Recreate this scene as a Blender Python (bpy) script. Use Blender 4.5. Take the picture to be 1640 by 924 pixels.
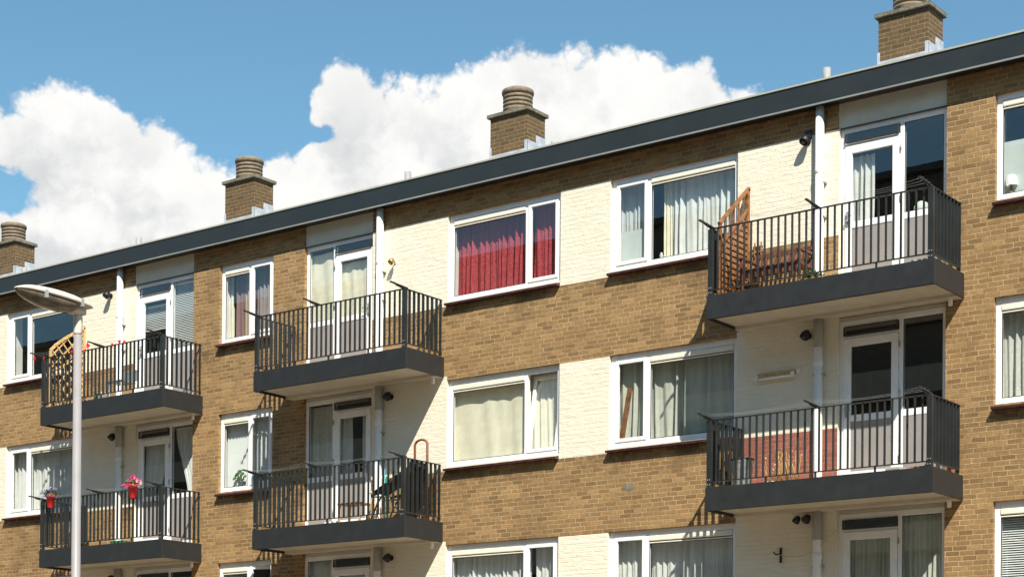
import bpy, math, random
from mathutils import Vector, Matrix
R_ = math.radians
rnd = random.Random(7)
S = bpy.context.scene
for o in list(bpy.data.objects): bpy.data.objects.remove(o)

# ------------------------------------------------------------------ camera
cam_d = bpy.data.cameras.new('camera'); cam = bpy.data.objects.new('camera', cam_d); S.collection.objects.link(cam)
F = Vector((-0.6014998, 0.79885604, 0.00519825)); Rt = Vector((0.798868, 0.60146042, 0.00743455)); Up = Vector((-0.00281259, -0.00862459, 0.99995885))
cam.matrix_world = Matrix(((Rt.x, Up.x, -F.x, 24.01565), (Rt.y, Up.y, -F.y, -23.62555), (Rt.z, Up.z, -F.z, 1.73248), (0, 0, 0, 1)))
cam_d.sensor_width = 36; cam_d.lens = 36 * 2874.6 / 1640; cam_d.shift_y = 719.8 / 1640; cam_d.clip_end = 2000
S.camera = cam
S.render.resolution_x = 1024; S.render.resolution_y = 576

# ------------------------------------------------------------------ light, exposure
SUN = Vector((1.04, -1.0, 1.55)).normalized()
S.view_settings.view_transform = 'Standard'; S.view_settings.look = 'None'
S.view_settings.exposure = 0.70; S.view_settings.gamma = 1.0; S.view_settings.use_curve_mapping = False
sl = bpy.data.lights.new('sun', 'SUN'); sl.energy = 5.0; sl.angle = R_(0.53); sl.color = (1.0, 0.93, 0.82)
so = bpy.data.objects.new('sun', sl); S.collection.objects.link(so)
so.rotation_euler = SUN.to_track_quat('Z', 'Y').to_euler(); so.location = (30, -30, 45)


# ------------------------------------------------------------------ node helper
class NT:
    def __init__(s, tree): s.t = tree; s.n = tree.nodes; s.l = tree.links
    def new(s, typ, ins=None, **kw):
        n = s.n.new(typ)
        for k, v in kw.items(): setattr(n, k, v)
        for k, v in (ins or {}).items():
            if isinstance(v, bpy.types.NodeSocket): s.l.new(v, n.inputs[k])
            else: n.inputs[k].default_value = v
        return n
    def math(s, op, a, b=0.0, c=0.0, clamp=False):
        n = s.new('ShaderNodeMath', {0: a, 1: b, 2: c}, operation=op); n.use_clamp = clamp; return n.outputs[0]
    def mix(s, f, a, b, blend='MIX'):
        n = s.n.new('ShaderNodeMix'); n.data_type = 'RGBA'; n.blend_type = blend
        for i, v in ((0, f), (6, a), (7, b)):
            if isinstance(v, bpy.types.NodeSocket): s.l.new(v, n.inputs[i])
            else: n.inputs[i].default_value = (tuple(v) + (1,))[:4] if i else v
        return n.outputs[2]
    def noise(s, vec, scale, detail=4, rough=.55, out=0):
        return s.new('ShaderNodeTexNoise', {'Vector': vec, 'Scale': scale, 'Detail': detail, 'Roughness': rough}).outputs[out]
    def comb(s, x, y, z=0.0): return s.new('ShaderNodeCombineXYZ', {0: x, 1: y, 2: z}).outputs[0]
    def ramp(s, f, a, b, x=0.0, y=1.0):
        n = s.new('ShaderNodeMapRange', {0: f, 1: a, 2: b, 3: x, 4: y}, interpolation_type='SMOOTHSTEP'); return n.outputs[0]


# ------------------------------------------------------------------ world: clear sky with a cumulus bank
W = bpy.data.worlds.new('World'); S.world = W; W.use_nodes = True
w = NT(W.node_tree); w.n.clear()
sky = w.new('ShaderNodeTexSky', sky_type='NISHITA'); sky.sun_disc = False
sky.sun_elevation = math.asin(SUN.z); sky.sun_rotation = math.atan2(SUN.x, SUN.y)
sky.air_density = 1.0; sky.dust_density = 0.3; sky.ozone_density = 0.9
bg = w.new('ShaderNodeBackground', {'Color': w.mix(1.0, sky.outputs[0], (.72, .995, .97), 'MULTIPLY'), 'Strength': 0.091})
dv = w.new('ShaderNodeTexCoord').outputs['Generated']
sp = w.new('ShaderNodeSeparateXYZ', {0: dv})
az = w.math('MULTIPLY', w.math('ARCTAN2', sp.outputs[0], sp.outputs[1]), 57.29578)
el = w.math('MULTIPLY', w.math('ARCSINE', sp.outputs[2]), 57.29578)
ENV = [(-75, 9), (-66, 13), (-60, 16), (-56, 17.5), (-53.1, 18.8), (-52.3, 19.6), (-51.6, 19.85), (-50.8, 19.85), (-49.9, 19.35), (-48.7, 18.95), (-47.8, 18.65), (-47.1, 18.15), (-46.4, 17.9), (-45.4, 17.95),
       (-44.9, 18.35), (-44.4, 18.6), (-43.9, 18.65), (-43.65, 19.6), (-43.2, 20.5), (-42.6, 20.85), (-42.0, 20.9), (-41.5, 20.5), (-40.5, 20.4), (-39.9, 20.3), (-39.0, 20.9), (-37.5, 21.35), (-36.3, 21.5), (-35.0, 21.35),
       (-34.2, 21.5), (-33.0, 21.35), (-31.8, 21.0), (-30.9, 20.8), (-30.3, 20.4), (-29.6, 20.3), (-29.0, 19.7), (-27.5, 18.0), (-24, 16), (-18, 12), (-12, 8)]
ux = w.math('DIVIDE', w.math('ADD', az, 75.0), 63.0, clamp=True)
fc = w.new('ShaderNodeFloatCurve', {'Value': ux}); cv = fc.mapping.curves[0]
pts = [((a + 75) / 63, e / 25) for a, e in ENV]
cv.points[0].location = pts[0]; cv.points[1].location = pts[-1]
for p in pts[1:-1]: cv.points.new(*p)
for p in cv.points: p.handle_type = 'AUTO_CLAMPED'
fc.mapping.update()
env = w.math('MULTIPLY', fc.outputs[0], 25.0)
cosf = 0.95
P2 = w.comb(w.math('MULTIPLY', az, cosf), el, 0.0)
warp = w.new('ShaderNodeVectorMath', {0: w.noise(P2, 1.1, 5, .6, 1), 1: (.5, .5, .5)}, operation='SUBTRACT').outputs[0]
P3 = w.new('ShaderNodeVectorMath', {0: P2, 1: w.new('ShaderNodeVectorMath', {0: warp, 3: 0.7}, operation='SCALE').outputs[0]}, operation='ADD').outputs[0]
def puff(scale):
    v = w.new('ShaderNodeTexVoronoi', {'Vector': P3, 'Scale': scale, 'Smoothness': .35}, feature='SMOOTH_F1'); return w.math('SUBTRACT', 0.55, v.outputs['Distance'])
p1 = puff(0.9); p2 = puff(2.2); p3 = puff(5.5)
fb = w.math('SUBTRACT', w.noise(P2, 0.9, 8, .56), 0.5)
f = w.math('SUBTRACT', env, el); f0 = f; f = w.math('SMOOTH_MIN', f, 1.1, .9)
def add(a, b, k=1.0): return w.math('MULTIPLY_ADD', b, k, a)
p4 = puff(13.0)
f = add(f, p1, 0.55); f = add(f, p2, 0.42); f = add(f, p3, 0.24); f = add(f, fb, 1.5); f = w.math('SUBTRACT', f, .12)
def blob(a, e, ra, re, k):
    da = w.math('DIVIDE', w.math('SUBTRACT', az, a), ra); de = w.math('DIVIDE', w.math('SUBTRACT', el, e), re)
    d2 = add(w.math('MULTIPLY', da, da), w.math('MULTIPLY', de, de)); return w.math('MULTIPLY', w.math('EXPONENT', w.math('MULTIPLY', d2, -1.0)), k)
for b in ((-52.8, 16.45, .9, .7, -1.6), (-53.9, 16.8, .8, .6, -1.5), (-43.4, 18.72, .8, .32, -1.5), (-45.2, 18.2, .6, .4, -.8)):
    f = w.math('ADD', f, blob(*b))
mask = w.ramp(f, -0.08, 0.42)
lowm = w.ramp(el, -2.0, 4.0); mask = w.math('MULTIPLY', mask, lowm)
# soft relief inside the cloud: lit tops, pale grey hollows
g1 = w.noise(P3, 0.33, 6, .6); g2 = w.noise(P3, 1.3, 6, .6)
shd = w.math('ADD', w.ramp(g1, .42, .62, 0, .72), w.math('MULTIPLY', w.ramp(g2, .42, .72), .16))
rim = w.ramp(f0, 0.2, 2.6, .35, 1.0)
shd = w.math('MULTIPLY', w.math('ADD', shd, w.math('MULTIPLY', w.math('SUBTRACT', .3, p1), .25)), rim)
ccol = w.mix(w.math('MULTIPLY', shd, 1.0, clamp=True), (1.0, .99, .965), (.66, .68, .70))
cbg = w.new('ShaderNodeBackground', {'Color': ccol, 'Strength': 0.63})
mx = w.new('ShaderNodeMixShader', {0: mask, 1: bg.outputs[0], 2: cbg.outputs[0]})
w.new('ShaderNodeOutputWorld', {0: mx.outputs[0]})

# ------------------------------------------------------------------ materials
def pbr(name, col, rough=.6, metal=0.0, spec=.5, vary=.12, vscale=3.0, bump=0.0, bscale=60.0, dirt=None, emit=None, coat=0.0):
    m = bpy.data.materials.new(name); m.use_nodes = True; t = NT(m.node_tree); t.n.clear()
    oc = t.new('ShaderNodeTexCoord').outputs['Object']
    n = t.noise(oc, vscale, 6, .6)
    c = t.mix(t.ramp(n, .3, .7), tuple(x * (1 - vary) for x in col), tuple(min(1, x * (1 + vary)) for x in col))
    if dirt:
        nd = t.noise(oc, vscale * 2.3, 8, .7)
        c = t.mix(t.ramp(nd, dirt[1], dirt[1] + .18, 0, dirt[2]), c, dirt[0])
    b = t.new('ShaderNodeBsdfPrincipled', {'Base Color': c, 'Roughness': t.ramp(n, .2, .8, max(0, rough - .07), min(1, rough + .07)), 'Metallic': metal, 'Specular IOR Level': spec, 'Coat Weight': coat})
    if bump:
        bn = t.new('ShaderNodeBump', {'Height': t.noise(oc, bscale, 5, .6), 'Strength': bump, 'Distance': .01}); t.l.new(bn.outputs[0], b.inputs['Normal'])
    t.new('ShaderNodeOutputMaterial', {0: b.outputs[0]}); return m

def brick(name, c1, c2, mortar, bw=.212, rh=.0705, mort=.0135, bump=.8, stain=.35, paint=False, patch=None, sandy=.5):
    m = bpy.data.materials.new(name); m.use_nodes = True; t = NT(m.node_tree); t.n.clear()
    oc = t.new('ShaderNodeTexCoord').outputs['Object']; s = t.new('ShaderNodeSeparateXYZ', {0: oc})
    u = t.math('ADD', s.outputs[0], s.outputs[1]); z = s.outputs[2]
    jit = t.new('ShaderNodeVectorMath', {0: t.noise(oc, 7.0, 3, .5, 1), 1: (.5, .5, .5)}, operation='SUBTRACT').outputs[0]
    js = t.new('ShaderNodeSeparateXYZ', {0: jit})
    row = t.math('FLOOR', t.math('DIVIDE', z, rh))
    wn = t.new('ShaderNodeTexWhiteNoise', {'W': row}, noise_dimensions='1D').outputs[0]
    uu = add_(t, add_(t, u, js.outputs[0], .034), wn, .085); zz = add_(t, z, js.outputs[1], .017)
    v = t.comb(uu, zz, 0.0)
    br = t.new('ShaderNodeTexBrick', {'Vector': v, 'Color1': (0, 0, 0, 1), 'Color2': (1, 1, 1, 1), 'Mortar': (.5, .5, .5, 1), 'Scale': 1.0, 'Mortar Size': mort * .5, 'Mortar Smooth': .8 if paint else .3, 'Bias': 0.0, 'Brick Width': bw, 'Row Height': rh})
    br.offset = .5; br.offset_frequency = 2; br.squash = 1.0
    idx = br.outputs['Color']; fac = br.outputs['Fac']
    big = t.noise(oc, .55, 6, .62); mid = t.noise(oc, 2.6, 6, .65); fine = t.noise(oc, 55.0, 6, .7); spots = t.noise(oc, 13.0, 5, .65)
    ix = t.new('ShaderNodeSeparateColor', {0: idx}).outputs[0]
    if not paint:
        base = t.mix(ix, c1, c2)
        odd = t.ramp(ix, .86, .93); base = t.mix(t.math('MULTIPLY', odd, .35), base, tuple(x * .55 for x in c2))
        pale_odd = t.ramp(ix, .14, .05); base = t.mix(t.math('MULTIPLY', pale_odd, .3), base, tuple(min(1, x * 1.35) for x in c1))  # random bricks in a paler tone
        base = t.mix(t.ramp(t.noise(oc, 21.0, 5, .7), .38, .66, 0, .48), base, tuple(x * .60 for x in c2))
        base = t.mix(t.ramp(fine, .35, .65, 0, sandy), base, tuple(min(1, x * 1.25) for x in c1))
        mort_c = t.mix(t.ramp(mid, .35, .65), mortar, tuple(x * .68 for x in mortar))
        col = t.mix(fac, base, mort_c)
        col = t.mix(t.ramp(big, .52, .74, 0, stain), col, (c2[0] * .35, c2[1] * .36, c2[2] * .4))
        below = t.math('MULTIPLY', t.math('FRACT', t.math('DIVIDE', t.math('SUBTRACT', 20.41, z), 2.8)), 2.8)
        wst = t.math('MULTIPLY', t.ramp(below, .50, .02), t.ramp(t.noise(oc, 1.3, 6, .65), .44, .60))
        col = t.mix(t.math('MULTIPLY', wst, .62 if stain > .4 else 0.0), col, (c2[0] * .42, c2[1] * .44, c2[2] * .5))
        col = t.mix(t.ramp(mid, .60, .78, 0, stain * .7), col, (c2[0] * .5, c2[1] * .5, c2[2] * .5))
    else:
        base = t.mix(t.ramp(mid, .3, .7), c1, c2)
        base = t.mix(t.math('MULTIPLY', ix, .10), base, tuple(x * .8 for x in c2))
        col = t.mix(t.math('MULTIPLY', fac, .025), base, mortar)
        col = t.mix(t.ramp(spots, .72, .76, 0, .35), col, tuple(x * .45 for x in c2))
        col = t.mix(t.ramp(big, .52, .8, 0, stain), col, tuple(x * .78 for x in c2))
    b = t.new('ShaderNodeBsdfPrincipled', {'Base Color': col, 'Roughness': .62 if paint else .88, 'Specular IOR Level': .25})
    if paint:
        fac = t.math('MULTIPLY', fac, t.ramp(t.noise(oc, 9.0, 4, .6), .35, .62, .15, 1.0))
    h = t.math('SUBTRACT', 1.0, fac); h = add_(t, h, t.noise(t.comb(t.math('MULTIPLY', u, .35), z, 0.0), 16.0, 3, .5), 1.3 if paint else .0); h = add_(t, h, mid, .25); h = add_(t, h, fine, .22); h = add_(t, h, spots, .5); h = add_(t, h, ix, .5)
    bn = t.new('ShaderNodeBump', {'Height': h, 'Strength': bump, 'Distance': .022 if paint else .014}); t.l.new(bn.outputs[0], b.inputs['Normal'])
    t.new('ShaderNodeOutputMaterial', {0: b.outputs[0]}); return m
def add_(t, a, b, k=1.0): return t.math('MULTIPLY_ADD', b, k, a)

def cloth(name, col, trans=.35, pattern=None, col2=None, stripes=None, pale=None):
    m = bpy.data.materials.new(name); m.use_nodes = True; t = NT(m.node_tree); t.n.clear()
    oc = t.new('ShaderNodeTexCoord').outputs['Object']
    c = t.mix(t.ramp(t.noise(oc, 5, 5, .6), .35, .65), tuple(x * .9 for x in col), col)
    if pattern == 'damask': c = t.mix(t.ramp(t.noise(oc, 42, 3, .6), .44, .60, 0, .35), c, col2)
    if pattern == 'lace':
        v = t.new('ShaderNodeTexVoronoi', {'Vector': oc, 'Scale': 17.0}).outputs['Distance']; c = t.mix(t.ramp(v, .30, .36, 0, .45), c, col2)
    if pattern == 'stripes':
        s = t.new('ShaderNodeSeparateXYZ', {0: oc}); k = t.math('FRACT', t.math('MULTIPLY', s.outputs[0], 2.6)); c = t.mix(t.ramp(k, .42, .5), c, col2)
    d = t.new('ShaderNodeBsdfDiffuse', {'Color': c}); tr = t.new('ShaderNodeBsdfTranslucent', {'Color': c})
    mx = t.new('ShaderNodeMixShader', {0: trans, 1: d.outputs[0], 2: tr.outputs[0]})
    if pale:
        tp = t.new('ShaderNodeBsdfTransparent'); mx = t.new('ShaderNodeMixShader', {0: pale, 1: mx.outputs[0], 2: tp.outputs[0]})
    t.new('ShaderNodeOutputMaterial', {0: mx.outputs[0]}); return m

def glass(name, k=2.9, tint=(.93, .96, .95), bump=.006):
    m = bpy.data.materials.new(name); m.use_nodes = True; t = NT(m.node_tree); t.n.clear()
    oc = t.new('ShaderNodeTexCoord').outputs['Object']
    bn = t.new('ShaderNodeBump', {'Height': t.noise(oc, 1.4, 2, .5), 'Strength': bump, 'Distance': .05})
    ge = t.new('ShaderNodeNewGeometry')
    dt = t.new('ShaderNodeVectorMath', {0: bn.outputs[0], 1: ge.outputs['Incoming']}, operation='DOT_PRODUCT').outputs['Value']
    inv = t.math('SUBTRACT', 1.0, t.math('ABSOLUTE', dt), clamp=True)      # Schlick, the same from both sides of the sheet
    fr = t.math('MULTIPLY_ADD', t.math('POWER', inv, 5.0), .96, .043)
    fr = t.math('MULTIPLY', fr, k, clamp=True)
    a = t.new('ShaderNodeBsdfTransparent', {'Color': tint + (1,)}); g = t.new('ShaderNodeBsdfGlossy', {'Color': (1, 1, 1, 1), 'Roughness': .004, 'Normal': bn.outputs[0]})
    mx = t.new('ShaderNodeMixShader', {0: fr, 1: a.outputs[0], 2: g.outputs[0]})
    t.new('ShaderNodeOutputMaterial', {0: mx.outputs[0]}); return m

M = {}
M['brick'] = brick('ochre_brick', (.345, .213, .089), (.185, .110, .046), (.53, .40, .24), stain=.5, bump=1.0, sandy=.35)
M['chim_brick'] = brick('chimney_brick', (.155, .10, .046), (.085, .054, .028), (.33, .26, .17), stain=.4, bw=.235, rh=.075)
M['white_brick'] = brick('cream_painted_brick', (.775, .73, .60), (.74, .69, .555), (.62, .55, .41), paint=True, bump=.36, stain=.2, mort=.014)
M['red_brick'] = brick('red_painted_brick', (.32, .115, .080), (.24, .085, .062), (.40, .22, .16), stain=.3)
M['far_brick'] = pbr('brown_brick_far', (.20, .17, .14), .9, vary=.2)
M['upvc'] = pbr('white_window_plastic', (.84, .845, .84), .28, spec=.5, vary=.02, dirt=((.5, .49, .44), .62, .25))
M['strip'] = pbr('cream_vent_plastic', (.78, .75, .64), .4, vary=.05)
M['panel'] = pbr('cream_facade_panel', (.62, .61, .52), .55, vary=.06, dirt=((.35, .33, .27), .6, .35))
M['grey_panel'] = pbr('warm_grey_door_panel', (.285, .262, .248), .5, vary=.04)
M['sill'] = pbr('glazed_dark_red_sill_tile', (.055, .022, .024), .25, vary=.3, vscale=9)
M['steel'] = pbr('anthracite_painted_steel', (.019, .022, .022), .42, spec=.5, vary=.12)
M['slab_edge'] = pbr('anthracite_balcony_edge', (.0175, .0195, .0205), .55, vary=.06, vscale=4.5, dirt=((.10, .10, .095), .655, .5))
M['fascia'] = pbr('dark_slate_roof_fascia', (.021, .027, .029), .42, vary=.06, vscale=2.2, dirt=((.09, .10, .10), .68, .2))
M['trim'] = pbr('pale_metal_roof_trim', (.38, .38, .31), .4, vary=.1)
M['drip'] = pbr('light_grey_drip_profile', (.24, .25, .24), .4, vary=.1)
M['soffit'] = pbr('cream_painted_concrete', (.56, .51, .41), .8, vary=.08, dirt=((.25, .22, .17), .6, .4), bump=.2, bscale=30)
M['concrete'] = pbr('weathered_concrete', (.17, .155, .115), .95, vary=.3, vscale=7, bump=.6, bscale=45, dirt=((.055, .062, .030), .5, .7))
M['pot'] = pbr('clay_chimney_pot', (.21, .165, .115), .9, vary=.25, vscale=8, bump=.4, bscale=60, dirt=((.07, .075, .04), .58, .6))
M['lead'] = pbr('lead_flashing', (.52, .55, .60), .42, metal=.25, vary=.2, vscale=6)
M['pipe'] = pbr('white_drainpipe', (.72, .73, .72), .35, vary=.05, dirt=((.42, .38, .30), .62, .4))
M['pipe_grey'] = pbr('grey_fitting_and_pipe_shade', (.36, .36, .33), .5, vary=.1)  # also colours the sleeves that stand for slab shade on the pipes
M['galv'] = pbr('galvanised_steel', (.30, .31, .31), .5, metal=.0, vary=.12)
M['black'] = pbr('black_plastic', (.012, .012, .014), .45, vary=.2)
M['dark_vent'] = pbr('dark_bronze_vent', (.035, .034, .032), .4, vary=.2)
M['roof'] = pbr('grey_bitumen_roof', (.12, .12, .12), .95, bump=.5)
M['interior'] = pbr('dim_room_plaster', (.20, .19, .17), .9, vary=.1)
M['wood_orange'] = pbr('orange_stained_wood', (.23, .095, .030), .5, vary=.45, vscale=14)
M['wood_pale'] = pbr('pale_pine_wood', (.56, .36, .15), .55, vary=.15, vscale=12)
M['wood_dark'] = pbr('dark_red_hardwood', (.13, .050, .034), .5, vary=.3, vscale=16)
M['wood_brown'] = pbr('brown_bare_wood', (.25, .14, .07), .7, vary=.3, vscale=12)
M['rust'] = pbr('rusty_tube', (.20, .075, .032), .65, vary=.35, vscale=18, dirt=((.5, .42, .3), .62, .6))
M['red_plastic'] = pbr('bright_red_plastic', (.68, .022, .030), .35, vary=.06)
M['red_cord'] = pbr('red_ribbon', (.62, .018, .022), .5, vary=.1)
M['leaf'] = pbr('green_leaf', (.055, .13, .028), .5, vary=.4, vscale=30)
M['dry'] = pbr('dry_straw_stalk', (.50, .34, .13), .8, vary=.25, vscale=20)
M['pink'] = pbr('magenta_petal', (.70, .012, .20), .5, vary=.2, vscale=30)
M['palepink'] = pbr('pale_pink_petal', (.75, .33, .42), .5, vary=.15, vscale=30)
M['violet'] = pbr('violet_petal', (.22, .10, .38), .5, vary=.3, vscale=30)
M['lilac'] = pbr('lilac_petal', (.55, .48, .68), .5, vary=.15, vscale=30)
M['brass'] = pbr('tarnished_brass', (.42, .27, .09), .35, metal=.8, vary=.3, vscale=20)
M['white_obj'] = pbr('white_enamel', (.78, .77, .74), .4, vary=.04)
M['green_obj'] = pbr('green_plastic', (.015, .13, .055), .4, vary=.15)
M['blue_obj'] = pbr('light_blue_enamel', (.16, .46, .60), .4, vary=.1)
M['grey_bin'] = pbr('zinc_grey_bin', (.17, .19, .20), .45, vary=.15, vscale=9)
M['lamp_shell'] = pbr('aged_white_lamp_housing', (.66, .60, .52), .42, vary=.10, vscale=7, dirt=((.30, .25, .17), .58, .5))
M['lamp_bowl'] = pbr('yellowed_acrylic_lamp_bowl', (.13, .105, .068), .14, vary=.35, vscale=9, coat=.35, dirt=((.10, .085, .05), .5, .6))
M['pole'] = pbr('painted_lamp_pole', (.275, .265, .27), .45, vary=.05)
M['yellow_cord'] = pbr('faded_yellow_cord', (.55, .45, .14), .6)
M['asphalt'] = pbr('grey_asphalt', (.05, .05, .05), .9, bump=.5)
M['paving'] = pbr('sandy_grey_paving', (.17, .125, .08), .85, vary=.15, vscale=.8, bump=.3)
M['grass'] = pbr('short_grass', (.07, .11, .03), .95, vary=.3, bump=.6)
M['kerb'] = pbr('concrete_kerb', (.32, .31, .29), .85)
M['road_paint'] = pbr('white_road_paint', (.7, .7, .68), .7, vary=.1)
M['glass'] = glass('clear_double_glazing')
M['glass_wavy'] = glass('old_wavy_glazing', 2.1, bump=.06)
M['c_red'] = cloth('red_damask_curtain', (.40, .050, .066), .05, 'damask', (.58, .22, .20))
M['c_cream'] = cloth('cream_cotton_curtain', (.90, .85, .68), .06)
M['c_sheer'] = cloth('white_voile_curtain', (.82, .83, .80), .12)
M['c_sheer2'] = cloth('thin_white_voile_curtain', (.80, .83, .84), .15, pale=.18)
M['c_grey'] = cloth('grey_green_curtain', (.62, .63, .55), .10)
M['c_beige'] = cloth('beige_curtain', (.60, .52, .42), .25)
M['c_stripe'] = cloth('purple_and_sand_striped_curtain', (.56, .45, .34), .1, 'stripes', (.30, .19, .18))
M['c_mauve'] = cloth('mauve_grey_curtain', (.44, .38, .38), .25)
M['c_lace'] = cloth('white_lace_curtain', (.78, .78, .72), .10, 'lace', (.55, .55, .50))
M['c_blind'] = pbr('white_blind_slat', (.76, .78, .76), .45, vary=.03)
M['c_film'] = pbr('frosted_window_film', (.62, .68, .66), .7, vary=.03)


# ------------------------------------------------------------------ mesh builder
class MB:
    def __init__(s): s.v = []; s.f = []; s.m = []; s.sm = []
    def poly(s, pts, mi=0, smooth=False):
        b = len(s.v); s.v += [tuple(p) for p in pts]; s.f.append(tuple(range(b, b + len(pts)))); s.m.append(mi); s.sm.append(smooth)
    def box(s, x0, x1, y0, y1, z0, z1, mi=0, mat=None):
        if x0 > x1: x0, x1 = x1, x0
        if y0 > y1: y0, y1 = y1, y0
        if z0 > z1: z0, z1 = z1, z0
        b = len(s.v); P = [(x0, y0, z0), (x1, y0, z0), (x1, y1, z0), (x0, y1, z0), (x0, y0, z1), (x1, y0, z1), (x1, y1, z1), (x0, y1, z1)]
        if mat: P = [tuple(mat @ Vector(p)) for p in P]
        s.v += P
        for q in ((0, 3, 2, 1), (4, 5, 6, 7), (0, 1, 5, 4), (1, 2, 6, 5), (2, 3, 7, 6), (3, 0, 4, 7)):
            s.f.append(tuple(b + i for i in q)); s.m.append(mi); s.sm.append(False)
        return s
    def bar(s, a, b, w, t, mi=0, up=(0, 0, 1)):
        a = Vector(a); b = Vector(b); d = (b - a); L = d.length; d.normalize(); up = Vector(up)
        if abs(d.dot(up)) > .98: up = Vector((0, 1, 0))
        x = d.cross(up).normalized(); z = x.cross(d)
        m = Matrix(((x.x, d.x, z.x, a.x), (x.y, d.y, z.y, a.y), (x.z, d.z, z.z, a.z), (0, 0, 0, 1)))
        return s.box(-w / 2, w / 2, 0, L, -t / 2, t / 2, mi, m)
    def tube(s, path, r, n=10, mi=0, cap=True):
        path = [Vector(p) for p in path]; rs = r if isinstance(r, (list, tuple)) else [r] * len(path)
        b0 = len(s.v); prev = None
        for i, p in enumerate(path):
            d = (path[min(i + 1, len(path) - 1)] - path[max(i - 1, 0)]).normalized()
            if prev is None:
                u = Vector((0, 0, 1)) if abs(d.z) < .9 else Vector((1, 0, 0))
            else: u = prev
            x = (u - d * u.dot(d)).normalized(); prev = x; y = d.cross(x)
            for k in range(n):
                a = 2 * math.pi * k / n; s.v.append(tuple(p + (x * math.cos(a) + y * math.sin(a)) * rs[i]))
        for i in range(len(path) - 1):
            for k in range(n):
                k2 = (k + 1) % n; s.f.append((b0 + i * n + k, b0 + i * n + k2, b0 + (i + 1) * n + k2, b0 + (i + 1) * n + k)); s.m.append(mi); s.sm.append(True)
        if cap:
            s.f.append(tuple(b0 + k for k in range(n))[::-1]); s.m.append(mi); s.sm.append(False)
            e = b0 + (len(path) - 1) * n; s.f.append(tuple(e + k for k in range(n))); s.m.append(mi); s.sm.append(False)
        return s
    def lathe(s, prof, c=(0, 0, 0), n=24, mi=0, cap=True, mat=None):
        b0 = len(s.v); c = Vector(c)
        for r, z in prof:
            for k in range(n):
                a = 2 * math.pi * k / n; p = Vector((r * math.cos(a), r * math.sin(a), z))
                if mat: p = mat @ p
                s.v.append(tuple(p + c))
        for i in range(len(prof) - 1):
            for k in range(n):
                k2 = (k + 1) % n; s.f.append((b0 + i * n + k, b0 + i * n + k2, b0 + (i + 1) * n + k2, b0 + (i + 1) * n + k)); s.m.append(mi); s.sm.append(True)
        if cap:
            s.f.append(tuple(b0 + k for k in range(n))[::-1]); s.m.append(mi); s.sm.append(False)
            e = b0 + (len(prof) - 1) * n; s.f.append(tuple(e + k for k in range(n))); s.m.append(mi); s.sm.append(False)
        return s
    def build(s, name, mat, parent=None, loc=(0, 0, 0), bevel=0.0, solid=0.0):
        me = bpy.data.meshes.new(name); L = Vector(loc)
        me.from_pydata([tuple(Vector(p) - L) for p in s.v], [], s.f)
        mats = mat if isinstance(mat, (list, tuple)) else [mat]
        for m in mats: me.materials.append(M[m] if isinstance(m, str) else m)
        for p, mi, sm in zip(me.polygons, s.m, s.sm): p.material_index = mi; p.use_smooth = sm
        me.update(); o = bpy.data.objects.new(name, me); S.collection.objects.link(o)
        if parent is not None:
            o.parent = parent; pl = Vector((0, 0, 0)); q = parent
            while q: pl += q.location; q = q.parent
            o.location = L - pl
        else: o.location = L
        if bevel:
            bm = o.modifiers.new('bevel', 'BEVEL'); bm.width = bevel; bm.segments = 2; bm.limit_method = 'ANGLE'; bm.angle_limit = R_(40)
        if solid:
            sm = o.modifiers.new('thickness', 'SOLIDIFY'); sm.thickness = solid
        return o

def tag(o, label, cat, group=None):
    o['label'] = label; o['category'] = cat
    if group: o['group'] = group
    return o
def thing(name, label, cat, loc=(0, 0, 0), group=None):
    o = bpy.data.objects.new(name, None); o.location = loc; o.empty_display_size = .2; S.collection.objects.link(o); return tag(o, label, cat, group)
def struct(o): o['kind'] = 'structure'; return o

# ------------------------------------------------------------------ dimensions (metres, facade plane y = 0)
H = 2.8; PER = 15.204
W_T, W_B = 10.76, 9.289; D_T = 10.754; SLT, SLB, RAIL = 8.341, 8.009, 9.337
XL, XR = -14.2, 24.3
ROOFB, ROOFT = 11.10, 11.438

# ground ------------------------------------------------------------------
g = MB(); g.box(-600, 600, -600, 600, -.5, 0); struct(g.build('ground', 'grass'))
g = MB(); g.box(-120, 120, -7.5, -.05, .004, .13); struct(g.build('pavement', 'paving'))
g = MB(); g.box(-120, 120, -7.65, -7.5, .004, .135); struct(g.build('kerb', 'kerb', bevel=.015))
g = MB(); g.box(-120, 120, -11.6, -7.65, .002, .008); struct(g.build('road', 'asphalt'))
g = MB(); g.box(-120, 120, -33.8, -11.75, .002, .10); struct(g.build('far_pavement', 'paving'))
g = MB(); g.box(-120, 120, -11.75, -11.6, .004, .11); struct(g.build('far_kerb', 'kerb', bevel=.015))
g = MB()
for i in range(-20, 21): g.box(i * 6, i * 6 + 3, -9.7, -9.58, .009, .012)
struct(g.build('road_marking', 'road_paint'))

# ------------------------------------------------------------------ building
B = thing('apartment_building', 'long four-storey ochre brick apartment block with cream painted brick bands and dark roof edge', 'apartment block')

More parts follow.
